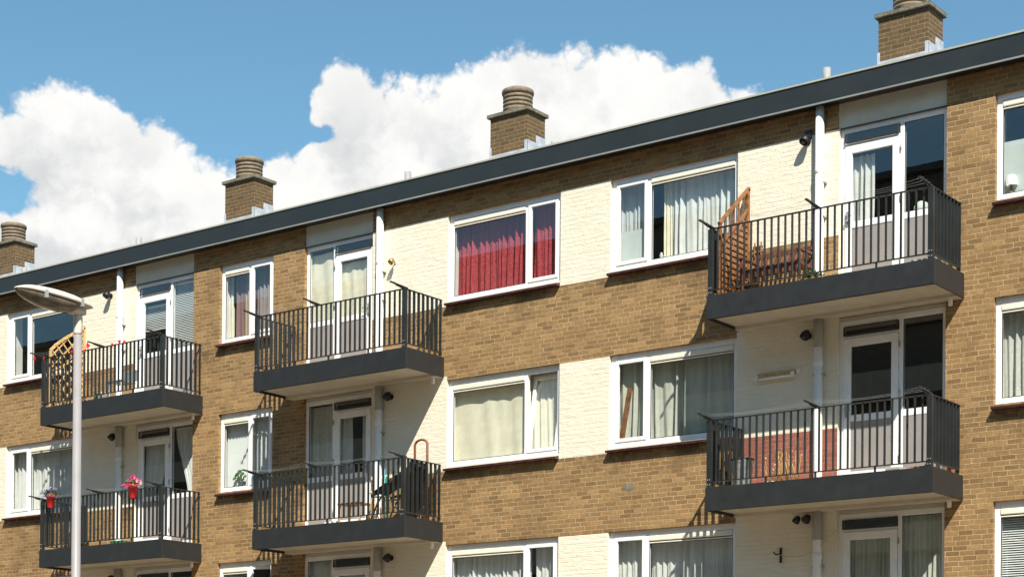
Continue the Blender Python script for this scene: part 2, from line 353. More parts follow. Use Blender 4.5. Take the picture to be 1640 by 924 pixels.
# openings: (x0, x1, z0, z1)
WIN = {'W2': (-.744, .665), 'W3': (4.787, 7.135), 'W4': (8.10, 10.417), 'W5': (14.46, 15.90), 'W1': (-7.105, -4.787), 'W0': (-10.42, -8.10), 'W6': (19.99, 22.31)}
DOOR = {'D1': (-3.09, -1.448), 'D2': (1.448, 3.09), 'D3': (12.10, 13.756), 'D4': (16.65, 18.30), 'D0': (-13.75, -12.11)}
OPEN = []
for k in range(4):
    for a, b in WIN.values(): OPEN.append((a, b, W_B - k * H, W_T - k * H, 'w'))
    for a, b in DOOR.values(): OPEN.append((a, b, SLT - k * H, (ROOFB + .02) if k == 0 else SLB - (k - 1) * H - .001, 'd'))
PAINT = [(3.05, 12.14), (3.05 - PER, 12.14 - PER), (3.05 + PER, XR)]
def region(x, z):
    k = 0
    for k in range(4):
        zz = z + k * H
        if k and SLB - .35 < z + (k - 1) * H < SLB + .01 and 10.7 < zz < 10.85 and any(lo < x < hi for lo, hi in ((3.05, 4.787), (10.417, 12.14), (3.05 - PER, 4.787 - PER), (-4.787, -3.05), (18.26, 19.99))): return 1
        if 9.21 <= zz <= 10.745 and any(a <= x <= b for a, b in PAINT) and not (zz > W_T and any(a <= x <= b for a, b in WIN.values())): return 1
    if 10.44 < x < 12.14 and 5.54 < z < 6.41: return 2
    return 0
xs = sorted({XL, XR, 10.44, 12.14} | {v for o in OPEN for v in o[:2]} | {v for p in PAINT for v in p if XL < v < XR})
zs = sorted({0, 11.44, 5.54, 6.41} | {SLB + .012 - k * H for k in range(3)} | {v for o in OPEN for v in o[2:4]} | {9.21 - k * H for k in range(4)} | {10.745 - k * H for k in range(4)})
xs = [x for x in xs if XL <= x <= XR]; zs = [z for z in zs if 0 <= z <= 11.44]
wm = MB(); wr = MB(); WP = {}
def tgt(x, z):
    r = region(x, z)
    if r == 0: return wm
    if r == 2: return wr
    ky = (int((11.3 - z) // H), [i for i, (a, b) in enumerate(PAINT) if a <= x <= b][0]); return WP.setdefault(ky, MB())
def inopen(x, z): return any(a < x < b and c < z < d for a, b, c, d, _ in OPEN)
for i in range(len(xs) - 1):
    for j in range(len(zs) - 1):
        x0, x1, z0, z1 = xs[i], xs[i + 1], zs[j], zs[j + 1]
        if x1 - x0 < 1e-4 or z1 - z0 < 1e-4: continue
        cx, cz = (x0 + x1) / 2, (z0 + z1) / 2
        if inopen(cx, cz): continue
        tgt(cx, cz).poly([(x0, 0, z0), (x1, 0, z0), (x1, 0, z1), (x0, 0, z1)])
for a, b, c, d, t in OPEN:
    c = max(c, 0.0)
    mz = (c + d) / 2; D = .13
    tgt(a - .02, mz).poly([(a, 0, c), (a, 0, d), (a, D, d), (a, D, c)][::-1])
    tgt(b + .02, mz).poly([(b, 0, c), (b, D, c), (b, D, d), (b, 0, d)][::-1])
    wm.poly([(a, 0, d), (b, 0, d), (b, D, d), (a, D, d)][::-1]); wm.poly([(a, 0, c), (a, D, c), (b, D, c), (b, 0, c)][::-1])
# end walls, back wall
wm.poly([(XL, 0, 0), (XL, 0, 11.44), (XL, 8.6, 11.44), (XL, 8.6, 0)]); wm.poly([(XR, 0, 0), (XR, 8.6, 0), (XR, 8.6, 11.44), (XR, 0, 11.44)])
wm.poly([(XL, 8.6, 0), (XL, 8.6, 11.44), (XR, 8.6, 11.44), (XR, 8.6, 0)])
wm.build('brick_wall', 'brick', B)
for mb_ in WP.values(): o = mb_.build('painted_wall', 'white_brick', B); o['label'] = 'cream painted brick wall'
o = wr.build('red_painted_wall', 'red_brick', B); o['label'] = 'brick painted red low on the wall of the middle right balcony'
o = MB().box(13.785, 13.90, -.003, .0, 5.56, 6.62).build('red_paint_patch', 'red_brick', B)
# bare mortar patch and small fixings
pm = MB(); pm.lathe([(.001, 0), (.075, 0), (.10, -.004), (.0, -.004)][:3], (0, 0, 0), 9, cap=False, mat=Matrix.Rotation(R_(90), 4, 'X'))
pm.v = [(x * 1.15 + 8.489, y - .006, z * .62 + 5.839) for x, y, z in pm.v]; pm.build('mortar_patch', 'concrete', B)
# interior shell: floors, back partition, party walls
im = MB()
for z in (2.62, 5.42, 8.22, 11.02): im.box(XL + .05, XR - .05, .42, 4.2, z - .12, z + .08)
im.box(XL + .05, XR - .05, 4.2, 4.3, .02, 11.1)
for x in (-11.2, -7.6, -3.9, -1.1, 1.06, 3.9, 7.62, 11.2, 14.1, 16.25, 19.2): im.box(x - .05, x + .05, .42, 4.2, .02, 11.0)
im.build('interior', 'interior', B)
# plastered reveals inside the openings
for a, b, c, d, t in OPEN:
    if t == 'w':
        m = MB(); m.box(a - .03, a, .131, .40, c, d); m.box(b, b + .03, .131, .40, c, d); m.box(a - .03, b + .03, .131, .40, d, d + .03); m.box(a - .03, b + .03, .131, .40, c - .03, c)
        m.build('inner_reveal', 'white_obj', B, loc=((a + b) / 2, .2, c))
# roof
rm = MB(); xa_, xb_ = XL - .1, XR + .1; RZ = lambda y: 11.40 + .33 * (y if y < 4.3 else 8.6 - y)
rm.poly([(xa_, -.12, RZ(-.12)), (xb_, -.12, RZ(-.12)), (xb_, 4.3, RZ(4.3)), (xa_, 4.3, RZ(4.3))]); rm.poly([(xa_, 4.3, RZ(4.3)), (xb_, 4.3, RZ(4.3)), (xb_, 8.72, RZ(8.72)), (xa_, 8.72, RZ(8.72))])
rm.poly([(xa_, 8.72, RZ(8.72)), (xb_, 8.72, RZ(8.72)), (xb_, 8.72, 11.2), (xa_, 8.72, 11.2)]); rm.poly([(xa_, -.12, 11.2), (xb_, -.12, 11.2), (xb_, 8.72, 11.2), (xa_, 8.72, 11.2)][::-1])
for xx in (xa_, xb_): rm.poly([(xx, -.12, 11.2), (xx, 8.72, 11.2), (xx, 8.72, RZ(8.72)), (xx, 4.3, RZ(4.3)), (xx, -.12, RZ(-.12))])
rm.build('roof', 'roof', B)
fm = MB(); fm.box(XL - .15, XR + .15, -.22, -.17, ROOFB, ROOFT - .012)
fm.build('roof_fascia', 'fascia', B)
MB().box(XL - .15, XR + .15, -.17, -.004, ROOFB + .01, ROOFB + .03).build('eave_soffit', 'black', B)  # blackened: the shade band under the eave is put into its colour
tm = MB(); tm.box(XL - .16, XR + .16, -.235, .05, ROOFT - .012, ROOFT + .014); tm.build('roof_trim', 'trim', B)
dm = MB(); dm.box(XL - .16, XR + .16, -.236, -.2205, ROOFB - .012, ROOFB + .012); dm.build('drip_profile', 'drip', B)
def vent_pipe(x, y, h, r=.055):
    v = MB(); v.tube([(x, y, 11.5), (x, y, 11.52 + h)], r * 1.1, 16); v.build('roof_vent_pipe', 'galv', B)
for x, h in ((-4.17, .57), (3.03, .56), (11.38, .58), (6.28, .46), (-4.75, .34), (-7.85, .52)): vent_pipe(x, 1.0, h)

# chimneys
def chimney(x0, zt=13.72, wd=.87, moss=False):
    y0, y1 = 3.38, 3.95; x1 = x0 + wd; cx, cy = (x0 + x1) / 2, (y0 + y1) / 2
    c = MB().box(x0, x1, y0, y1, 12.3, zt).build('chimney', 'chim_brick', B, loc=(cx, cy, 11.42))
    e = .055; cap = MB(); cap.box(x0 - e, x1 + e, y0 - e, y1 + e, zt, zt + .065)
    b = len(cap.v); t = .03
    cap.v += [(x0 - e, y0 - e, zt + .065), (x1 + e, y0 - e, zt + .065), (x1 + e, y1 + e, zt + .065), (x0 - e, y1 + e, zt + .065), (cx - .28, cy - .16, zt + .15), (cx + .28, cy - .16, zt + .15), (cx + .28, cy + .16, zt + .15), (cx - .28, cy + .16, zt + .15)]
    for q in ((0, 1, 5, 4), (1, 2, 6, 5), (2, 3, 7, 6), (3, 0, 4, 7), (4, 5, 6, 7)): cap.f.append(tuple(b + i for i in q)); cap.m.append(0); cap.sm.append(False)
    cap.build('chimney_cap', 'concrete', c, loc=(cx, cy, zt), bevel=.012)
    z = zt + .10; p = [(.27, z)]
    for i in range(4): zz = z + .02 + i * .078; p += [(.272, zz), (.285, zz + .02), (.285, zz + .052), (.265, zz + .058), (.248, zz + .064), (.248, zz + .072)]
    zz = z + .33; p += [(.285, zz), (.305, zz + .025), (.31, zz + .06), (.30, zz + .095), (.27, zz + .11), (.2, zz + .11), (.19, zz - .1), (.0, zz - .1)]
    MB().lathe(p, (cx, cy, 0), 32, cap=False).build('chimney_pot', 'pot', c, loc=(cx, cy, z))
    fl = MB(); y = y0 - .012
    fl.box(x0 - .012, x1 + .012, y, y0 - .001, 12.3, 12.99)
    xs_ = x1 + .001; xf = x1 + .014
    fl.box(xs_, xf, y0 - .012, y0 + .28, 12.3, 13.15); fl.box(xs_, xf, y0 + .28, y1, 12.3, 13.30)
    fl.box(x1 - .05, x1 + .014, y0 - .014, y0 - .001, 12.3, 13.15)
    fl.box(x0 - .014, x0 + .03, y0 - .014, y0 - .001, 12.3, 13.14)
    fl.box(x0 - .014, x0 - .001, y0 - .012, y1, 12.3, 13.14)
    fl.build('lead_flashing', 'lead', c, loc=(cx, y0, 11.5))
for x0, zt in ((-12.15, 13.72), (-4.14, 13.76), (3.06, 13.70), (11.09, 13.70)): chimney(x0, zt)

# drain pipes
def drain(x):
    d = MB(); d.tube([(x, -.085, .1), (x, -.085, ROOFB)], .064, 16)
    for k in range(4):
        z = 10.15 - k * H; d.lathe([(.064, z - .03), (.070, z - .02), (.070, z + .05), (.064, z + .055)], (x, -.085, 0), 16)
    o = d.build('drainpipe', 'pipe', B, loc=(x, -.075, .1))
    c = MB()
    for k in range(4):
        for zz in (10.0, 9.5):
            z = zz - k * H; c.box(x - .080, x + .080, -.10, -.004, z - .012, z + .012)
    c.build('pipe_bracket', 'pipe_grey', o, loc=(x, 0, 5))
    for k in range(1, 4):
        z = SLB - (k - 1) * H; MB().lathe([(.069, z - .42), (.074, z - .41), (.074, z - .01), (.064, z - .005)], (x, -.085, 0), 16).build('pipe_shade_sleeve', 'pipe_grey', o, loc=(x, -.075, z - .2))  # grey sleeve: slab shade on the white pipe put into colour, no real socket
for x in (3.33, -3.46, 11.83, -11.83, 18.57): drain(x)

# ------------------------------------------------------------------ windows
FY = .065
def frame_rect(mb, x0, x1, z0, z1, l, r, b, t, y0, y1):
    mb.box(x0, x0 + l, y0, y1, z0, z1); mb.box(x1 - r, x1, y0, y1, z0, z1); mb.box(x0 + l, x1 - r, y0, y1, z0, z0 + b); mb.box(x0 + l, x1 - r, y0, y1, z1 - t, z1)
def pane(x0, x1, z0, z1, y, par, name='pane', mat='glass', M4=None):
    p = MB(); pts = [(x0, y, z0), (x1, y, z0), (x1, y, z1), (x0, y, z1)]
    if M4: pts = [tuple(M4 @ Vector(q)) for q in pts]
    p.poly(pts); return p.build(name, mat, par, loc=((x0 + x1) / 2, y, z0))
def window(x0, x1, k, kind, state=None, label=None):
    z0, z1 = W_B - k * H, W_T - k * H; f = MB(); Wd = x1 - x0
    f.box(x0, x0 + .085, FY, .13, z0, z1); f.box(x1 - .085, x1, FY, .13, z0, z1)
    f.box(x0 + .085, x1 - .085, FY, .13, z1 - .095, z1); f.box(x0 + .085, x1 - .085, FY, .13, z0, z0 + .085)
    f.box(x0 + .01, x1 - .01, FY - .025, FY, z0 - .012, z0 + .02)
    if kind == 'LS': mx = x0 + Wd * .693      # large left pane, small right sash
    elif kind == 'SL': mx = x0 + Wd * .302
    else: mx = x0 + Wd * .535
    f.box(mx - .032, mx + .032, FY, .13, z0 + .085, z1 - .095)
    wdw = f.build('window', 'upvc', B, loc=((x0 + x1) / 2, FY, z0), bevel=.006)
    if label: wdw['label'] = label
    L = (x0 + .085, mx - .032); Rr = (mx + .032, x1 - .085)
    big, small = (L, Rr) if kind in ('LS', 'EV') else (Rr, L)
    a, b = big; zt = z1 - .095
    st = MB(); st.box(a, b, FY - .012, .12, zt - .088, zt - .004); st.box(a, b, FY + .0, .12, zt - .125, zt - .102)
    st.build('ventilation_strip', 'strip', wdw, loc=((a + b) / 2, FY, zt), bevel=.012)
    MB().box(a, b, FY + .03, .12, zt - .102, zt - .088).build('vent_gap', 'black', wdw, loc=((a + b) / 2, FY, zt - .08))
    pane(a, b, z0 + .085, zt - .125, .09, wdw)
    gm = MB(); frame_rect(gm, a, b, z0 + .085, zt - .125, .012, .012, .012, .008, .076, .084); gm.build('gasket', 'black', wdw, loc=(a, .08, z0))
    a, b = small; zz0, zz1 = z0 + .085, z1 - .095
    s = MB(); frame_rect(s, a, b, zz0, zz1, .058, .058, .058, .058, FY - .014, .10)
    ps = pane(a + .058, b - .058, zz0 + .058, zz1 - .058, .08, wdw)
    so_ = s.build('sash', 'upvc', wdw, loc=(a, FY, zz0), bevel=.006)
    if state == 'tilt':
        for q in (so_, ps):
            pass
        so_.rotation_euler.x = -R_(8.6); so_['label'] = 'small sash tilted inwards at the top'
        ps.parent = wdw; ps.rotation_euler.x = -R_(8.6)
    if state == 'ajar':
        so_.rotation_euler.z = R_(16); so_.location.x += .02
        v = so_.location - ps.location; ps.location = so_.location + Matrix.Rotation(R_(16), 3, 'Z') @ (ps.location - so_.location)
        ps.rotation_euler.z = R_(16); so_['label'] = 'small sash standing open into the room'
    sl_ = MB(); n = max(3, int(Wd / .2)); 
    for i in range(n):
        u0 = x0 - .0 + (Wd) * i / n; u1 = x0 + Wd * (i + 1) / n - .004
        b0 = len(sl_.v); sl_.v += [(u0, -.1, z0 - .085), (u1, -.1, z0 - .085), (u1, .05, z0 - .085), (u0, .05, z0 - .085), (u0, -.1, z0 - .05), (u1, -.1, z0 - .05), (u1, .05, z0 - .014), (u0, .05, z0 - .014)]
        for qd in ((0, 3, 2, 1), (4, 5, 6, 7), (0, 1, 5, 4), (1, 2, 6, 5), (2, 3, 7, 6), (3, 0, 4, 7)): sl_.f.append(tuple(b0 + t for t in qd)); sl_.m.append(0); sl_.sm.append(False)
    sl_.build('sill', 'sill', wdw, loc=((x0 + x1) / 2, -.03, z0 - .05))
    return wdw
for n, kind in (('W0', 'LS'), ('W1', 'SL'), ('W2', 'EV'), ('W3', 'LS'), ('W4', 'SL'), ('W5', 'EV'), ('W6', 'LS')):
    for k in range(4):
        st = None; lb = None
        if n == 'W3' and k == 1: st = 'tilt'
        if n == 'W2' and k == 2: st = 'ajar'
        window(*WIN[n], k, kind, st, lb)

# ------------------------------------------------------------------ balcony doors
def bdoor(x0, x1, k, left=True, blank=False):
    # left: door leaf on the left, side light on the right
    zt = D_T - k * H; zb = SLT - k * H + .03; Wd = x1 - x0
    def X(u): return x0 + u if left else x1 - u
    def bx(mb, u0, u1, y0, y1, z0, z1): mb.box(min(X(u0), X(u1)), max(X(u0), X(u1)), y0, y1, z0, z1)
    f = MB(); bx(f, 0, .066, FY, .13, zb, zt); bx(f, Wd - .07, Wd, FY, .13, zb, zt); bx(f, .066, Wd - .07, FY, .13, zt - .085, zt); bx(f, .925, .99, FY, .13, zb, zt - .085)
    bx(f, .066, .925, FY, .13, zb, zb + .10); bx(f, .066, .925, FY, .13, zt - .262, zt - .225); bx(f, .99, Wd - .07, FY, .13, zb, zb + .09)
    d = f.build('balcony_door', 'upvc', B, loc=((x0 + x1) / 2, FY, zb), bevel=.006)
    # transom: dark framed top-hung light
    t = MB(); bx(t, .07, .92, .02, .05, zt - .223, zt - .205); bx(t, .07, .92, .035, .05, zt - .105, zt - .088); bx(t, .07, .088, .03, .05, zt - .205, zt - .105); bx(t, .902, .92, .03, .05, zt - .205, zt - .105)
    t.build('transom_frame', 'dark_vent', d, loc=(X(.5), .03, zt - .2))
    pane(min(X(.088), X(.902)), max(X(.088), X(.902)), zt - .205, zt - .105, .04, d, 'transom_pane')
    MB().box(min(X(.088), X(.902)), max(X(.088), X(.902)), .10, .12, zt - .225, zt - .085).build('transom_blind', 'dark_vent' if k else 'black', d, loc=(X(.5), .11, zt - .2))
    # leaf
    lf = MB(); a, b = min(X(.07), X(.92)), max(X(.07), X(.92)); z0, z1 = zb + .105, zt - .266; zr = zb + 1.02 - .08; 
    lf.box(a, a + .108, FY - .015, .10, z0, z1); lf.box(b - .108, b, FY - .015, .10, z0, z1); lf.box(a + .108, b - .108, FY - .015, .10, z1 - .115, z1)
    lf.box(a + .108, b - .108, FY - .015, .10, zb + .915, zb + 1.01); lf.box(a + .108, b - .108, FY - .015, .10, z0, z0 + .085)
    leaf = lf.build('door_leaf', 'upvc', d, loc=(a, FY, z0), bevel=.006)
    pane(a + .108, b - .108, zb + 1.01, z1 - .115, .075, d)
    MB().box(a + .108, b - .108, .06, .085, z0 + .085, zb + .915).build('door_panel', 'grey_panel', d, loc=((a + b) / 2, .07, z0))
    h = MB(); hx = (a + .05) if left else (b - .05); h.box(hx - .018, hx + .018, .02, .035, zb + .98, zb + 1.16); h.tube([(hx, .022, zb + 1.08), (hx, -.03, zb + 1.08), (hx + (.09 if left else -.09), -.032, zb + 1.08)], .010, 8)
    h.build('door_handle', 'galv', d, loc=(hx, .03, zb + 1.08))
    hg = MB(); hx = X(.945)
    for zz in (.3, 1.2, 1.9): hg.tube([(hx, .04, zb + zz), (hx, .04, zb + zz + .09)], .011, 8)
    hg.build('hinge', 'galv', d, loc=(hx, .04, zb + 1))
    # side light
    a, b = min(X(.99), X(Wd - .07)), max(X(.99), X(Wd - .07))
    pane(a, b, zb + 1.01, zt - .085, .085, d)
    gm = MB(); frame_rect(gm, a, b, zb + 1.01, zt - .085, .01, .01, .01, .01, .076, .084); gm.build('gasket', 'black', d, loc=(a, .08, zb + 1))
    f2 = MB(); f2.box(a, b, FY, .13, zb + .915, zb + 1.01); 
    MB().box(a, b, .07, .095, zb + .09, zb + .915).build('side_panel', 'grey_panel', d, loc=((a + b) / 2, .08, zb))
    f2.build('cross_rail', 'upvc', d, loc=(a, FY, zb + .95), bevel=.005)
    if k == 0:
        p = MB(); p.box(x0, x1, .035, .13, zt + .004, ROOFB + .03)
        p.build('facade_panel', 'panel', B, loc=((x0 + x1) / 2, .035, zt))
        MB().box(x0, x1, .02, .13, zt - .001, zt + .004).build('panel_joint', 'dark_vent', B, loc=((x0 + x1) / 2, .03, zt))
    else:
        MB().box(x0, x1, FY + .01, .13, zt, SLB - (k - 1) * H + .03).build('head_trim', 'panel', B, loc=((x0 + x1) / 2, FY, zt))
    return d
for n, lf in (('D0', False), ('D1', True), ('D2', False), ('D3', True), ('D4', False)):
    for k in range(4): bdoor(*DOOR[n], k, lf)

# ------------------------------------------------------------------ balconies
def balcony(x0, x1, k):
    zt, zb = SLT - k * H, SLB - k * H
    s = MB(); s.box(x0 + .022, x1 - .022, -.976, 0, zb + .045, zt)
    s.box(x0 + .022, x1 - .022, -.20, -.0, zb - .005, zb + .045)
    sl_ = s.build('balcony', 'soffit', B, loc=((x0 + x1) / 2, -.5, zb))
    e = MB(); e.box(x0, x1, -1.0, -.978, zb, zt + .012); e.box(x0, x0 + .022, -.978, -.002, zb, zt + .012); e.box(x1 - .022, x1, -.978, -.002, zb, zt + .012)
    e.box(x0 + .022, x1 - .022, -.978, -.945, zb, zb + .045)
    e.build('edge_board', 'slab_edge', sl_, loc=((x0 + x1) / 2, -1, zb), bevel=.004)
    sn = MB(); sn.lathe([(.03, zb - .10), (.034, zb + .06)], (x1 - .16, -.10, 0), 10); sn.build('drain_spout', 'white_obj', sl_, loc=(x1 - .16, -.1, zb))
    # railing
    ry = -.962; zr = RAIL - k * H; zl = zt + .085; a, b = x0 + .055, x1 - .065
    r = MB(); rt = .014
    r.box(a - .02, b + .02, ry - .02, ry + .02, zr - rt, zr); r.box(a, b, ry - .018, ry + .018, zl, zl + rt)
    for xx in (a, b):
        r.box(xx - .02, xx + .02, ry + .02, -.01, zr - rt, zr); r.box(xx - .018, xx + .018, ry + .018, -.03, zl, zl + rt)
    n = int(round((b - a) / .112))
    for i in range(1, n):
        x = a + (b - a) * i / n; j = rnd.uniform(-.002, .002); r.box(x - .0085, x + .0085, ry - .022, ry + .016, zl + rt, zr - rt)
    ns = 8
    for xx in (a, b):
        for i in range(1, ns):
            y = ry + (-.02 - ry) * i / ns; r.box(xx - .024, xx + .024, y - .008, y + .008, zl + rt, zr - rt)
        r.box(xx - .02, xx + .02, -.035, -.022, zl - .04, zr)       # wall end flat
        for zz in (zr - .1, zl): r.box(xx - .012, xx + .012, -.03, -.001, zz - .03, zz + .03)
    rl = r.build('railing', 'steel', sl_, loc=((x0 + x1) / 2, ry, zl))
    for xx in (a, b):
        p = MB(); p.box(xx - .042, xx + .036, ry - .028, ry + .028, zt + .0, zr - rt); 
        p.box(xx - .036, xx + .036, ry - .032, ry - .0285, zt + .0, zt + .16)
        p.build('corner_post', 'steel', sl_, loc=(xx, ry, zt), bevel=.003)
        q = MB()
        for zz in (.05, .12):
            for dx in (-.018, .018): q.lathe([(.008, 0), (.008, .006)], (xx + dx, ry - .033, zt + zz), 8, mat=Matrix.Rotation(R_(90), 4, 'X'))
        q.build('bolt', 'galv', sl_, loc=(xx, ry, zt + .1))
    for fr in (.27, .50, .765):
        xx = a + (b - a) * fr
        p = MB(); p.box(xx - .012, xx + .012, ry - .012, ry + .012, zt, zl)
        p.build('rail_support', 'steel', sl_, loc=(xx, ry, zt))
    arms = [a, a + (b - a) * (.5 if x0 > 5 or x0 < 0 else .42), b]
    for i, xx in enumerate(arms):
        p = MB(); xo = 0 if i < 2 else -.03
        p.bar((xx + xo, ry + .10, zr + .02), (xx + xo - .0, ry - .34, zr + .045), .035, .02); p.box(xx + xo - .015, xx + xo + .015, ry - .01, ry + .02, zr - .01, zr + .025)
        p.bar((xx + xo, ry + .0, zr - .005), (xx + xo, ry - .2, zr + .022), .008, .02)
        p.build('laundry_arm', 'steel', sl_, loc=(xx, ry, zr))
    wl = MB()
    for j, yy in enumerate((-.05, -.15, -.26)):
        pts = []
        for i in range(2):
            xa, xb = arms[i], arms[i + 1]
            for t in range(9):
                u = t / 8; pts.append((xa + (xb - xa) * u, ry + yy, zr + .045 + .005 * j - .05 * 4 * u * (1 - u) * (.5 + .3 * j)))
        wl.tube(pts, .0014, 5)
    wl.build('washing_line', 'galv', sl_, loc=(arms[0], ry, zr))
    return sl_
for x0, x1 in ((-4.725, -1.175), (1.175, 4.725), (PER - 4.725, PER - 1.175), (PER + 1.175, PER + 4.725)):
    for k in range(3): balcony(x0, x1, k)

# ------------------------------------------------------------------ wall lamps
def wall_lamp(x, z, label, style='black', group='outdoor wall lamps beside the balcony drainpipes'):
    t = thing('wall_lamp', label, 'wall lamp', (x, 0, z), group)
    mat = {'black': 'black', 'brass': 'brass', 'twin': 'black'}[style]
    kp = .5 if style == 'brass' else 1.0
    MB().lathe([(.045 * kp, 0), (.05 * kp, .006), (.045 * kp, .02)], (x, -.001, z), 14, mat=Matrix.Rotation(R_(90), 4, 'X')).build('back_plate', 'white_obj' if style == 'brass' else 'black', t, loc=(x, 0, z))
    MB().tube([(x, -.015, z), (x, -.07, z + .03), (x - .01, -.12, z + .01)], .011, 8).build('arm', mat, t, loc=(x, -.05, z))
    def head(dx, s=1.0):
        R = Matrix.Rotation(R_(-35), 4, 'X') @ Matrix.Rotation(R_(10), 4, 'Y')
        MB().lathe([(.0, .10), (.03, .098), (.052, .07), (.066, .03), (.07, -.03), (.062, -.032), (.055, .02)], (x + dx, -.13, z - .02), 16, cap=False, mat=R @ Matrix.Scale(s, 4)).build('lamp_shade', mat, t, loc=(x + dx, -.13, z))
        MB().lathe([(.0, -.045), (.03, -.038), (.042, -.01), (.03, .02)], (x + dx, -.13, z - .02), 12, cap=False, mat=R @ Matrix.Scale(s, 4)).build('bulb', 'dark_vent' if style != 'brass' else 'brass', t, loc=(x + dx, -.13, z - .02))
    if style == 'twin': head(-.09, .8); head(.07, .9)
    else: head(0, 1.0 if style == 'black' else .75)
    return t
wall_lamp(11.60, 10.66, 'black globe wall lamp on sunlit cream wall left of the top right balcony door')
wall_lamp(11.63, 7.80, 'black wall lamp in shade under the top right balcony slab')
wall_lamp(11.60, 5.11, 'black twin-headed wall lamp under the middle right balcony slab', 'twin')
wall_lamp(3.62, 10.14, 'small brass wall spotlight on sunlit cream wall above the top centre balcony', 'brass')
wall_lamp(3.55, 7.81, 'black wall lamp in shade under the top centre balcony slab')
wall_lamp(3.58, 5.01, 'black wall lamp under the lower centre balcony slab')
wall_lamp(-3.82, 10.64, 'small dark wall lamp on cream wall above the top left balcony')
wall_lamp(-3.64, 7.81, 'black wall lamp under the top left balcony slab')
wall_lamp(-3.64, 5.01, 'black wall lamp under the lower left balcony slab by the bottom edge of the photo')
# vent box above the top right wall lamp
MB().box(11.56, 11.66, -.03, 0, 10.70, 10.82).build('air_brick', 'black', B, loc=(11.6, 0, 10.75))
# fluorescent batten
t = thing('tube_light', 'old cream fluorescent tube light on shaded wall above the middle right balcony', 'tube light', (11.1, 0, 7.28))
MB().box(10.80, 11.42, -.06, -.001, 7.265, 7.33).build('housing', 'dry', t, loc=(11.1, 0, 7.28), bevel=.006)
MB().tube([(10.84, -.075, 7.245), (11.38, -.075, 7.245)], .02, 12).build('tube', 'white_obj', t, loc=(11.1, -.07, 7.25))
b = MB()
for x in (10.80, 11.40): b.box(x - .02, x + .03, -.10, -.052, 7.225, 7.30)
b.box(10.72, 10.78, -.03, -.001, 7.26, 7.28); b.box(11.44, 11.50, -.03, -.001, 7.26, 7.34)
b.build('end_cap', 'strip', t, loc=(11.1, -.05, 7.25))
# hook and yellow cord on lower wall
t = thing('line_hook', 'dark iron line hook with sagging yellow cord on lower right cream wall', 'hook', (11.2, 0, 4.6))
h = MB(); h.box(11.18, 11.21, -.025, -.001, 4.50, 4.72); h.tube([(11.195, -.02, 4.63), (11.15, -.09, 4.62), (11.12, -.10, 4.66)], .012, 8); h.tube([(11.195, -.02, 4.58), (11.25, -.09, 4.56)], .011, 8)
h.build('bracket', 'black', t, loc=(11.2, 0, 4.6))
MB().tube([(11.2 + .95 * u, -.10, 4.62 + .30 * u * u - .1 * math.sin(u * 3.14)) for u in [i / 12 for i in range(13)]], .005, 6).build('cord', 'yellow_cord', t, loc=(11.2, -.1, 4.6))

# ------------------------------------------------------------------ curtains, blinds
def curtain(x0, x1, k, mat, label, y=.27, amp=.045, pitch=.11, seed=1, zb=None, zt=None, tie=None, lean=0.0, name='curtain', cat='curtain', group=None, ragged=0):
    r = random.Random(seed); z1 = (W_T - k * H - .06) if zt is None else zt; z0 = (W_B - k * H + .05) if zb is None else zb
    n = max(8, int((x1 - x0) / pitch * 9)); rows = 14; m = MB()
    ph = [0]; 
    for i in range(n): ph.append(ph[-1] + 2 * math.pi * (x1 - x0) / n / pitch * (1 + .45 * math.sin(i * .043 * 6 + seed) + r.uniform(-.25, .25)))
    am = [amp * (.65 + .35 * math.sin(i * .11 + seed * 1.7)) for i in range(n + 1)]
    b0 = 0
    for j in range(rows + 1):
        v = j / rows
        for i in range(n + 1):
            u = i / n; x = x0 + (x1 - x0) * u
            if tie:   # gathers towards one side going down
                side, amt, tz = tie; c = x1 if side == 'r' else x0; s = 1 - amt * (1 - math.cos(min(1, (1 - v) / tz) * math.pi)) / 2; x = c + (x - c) * s
            a = am[i] * (.75 + .5 * (1 - v)) * (1 + .5 * math.sin(ph[i] * .37 + seed)); yy = y + a * math.sin(ph[i] + .6 * math.sin(v * 2.5 + i * .02)) + .01 * math.sin(ph[i] * 2.3 + v * 3)
            x += lean * (1 - v) * math.sin(i * .09 + seed)
            m.v.append((x, yy, z0 + (z1 - z0) * v + (r.uniform(-.006, .006) if j == 0 else 0)))
    for j in range(rows):
        for i in range(n):
            p = j * (n + 1) + i; m.f.append((p, p + 1, p + n + 2, p + n + 1)); m.m.append(0); m.sm.append(True)
    o = m.build(name, mat, None, loc=((x0 + x1) / 2, y, z0)); return tag(o, label, cat, group)
def venetian(x0, x1, z0, z1, label, y=.18, pitch=.032, name='venetian_blind', cat='blind'):
    m = MB(); z = z1
    while z > z0: m.box(x0, x1, -.012, .012, -.0008, .0008, 0, Matrix.Translation((0, y, z)) @ Matrix.Rotation(R_(52), 4, 'X')); z -= pitch
    m.box(x0, x1, y - .015, y + .015, z0 - .02, z0); m.box(x0, x1, y - .02, y + .02, z1 + .015, z1 + .045)
    return tag(m.build(name, 'c_blind', None, loc=((x0 + x1) / 2, y, z0)), label, cat)
def vertical_blind(x0, x1, z0, z1, label, y=.22, ang=25):
    m = MB(); x = x0 + .04
    while x < x1: m.box(-.042, .042, -.0008, .0008, z0, z1, 0, Matrix.Translation((x, y, 0)) @ Matrix.Rotation(R_(ang), 4, 'Z')); x += .082
    m.box(x0, x1, y - .02, y + .02, z1, z1 + .03)
    return tag(m.build('vertical_blind', 'c_blind', None, loc=((x0 + x1) / 2, y, z0)), label, 'blind')
c = curtain
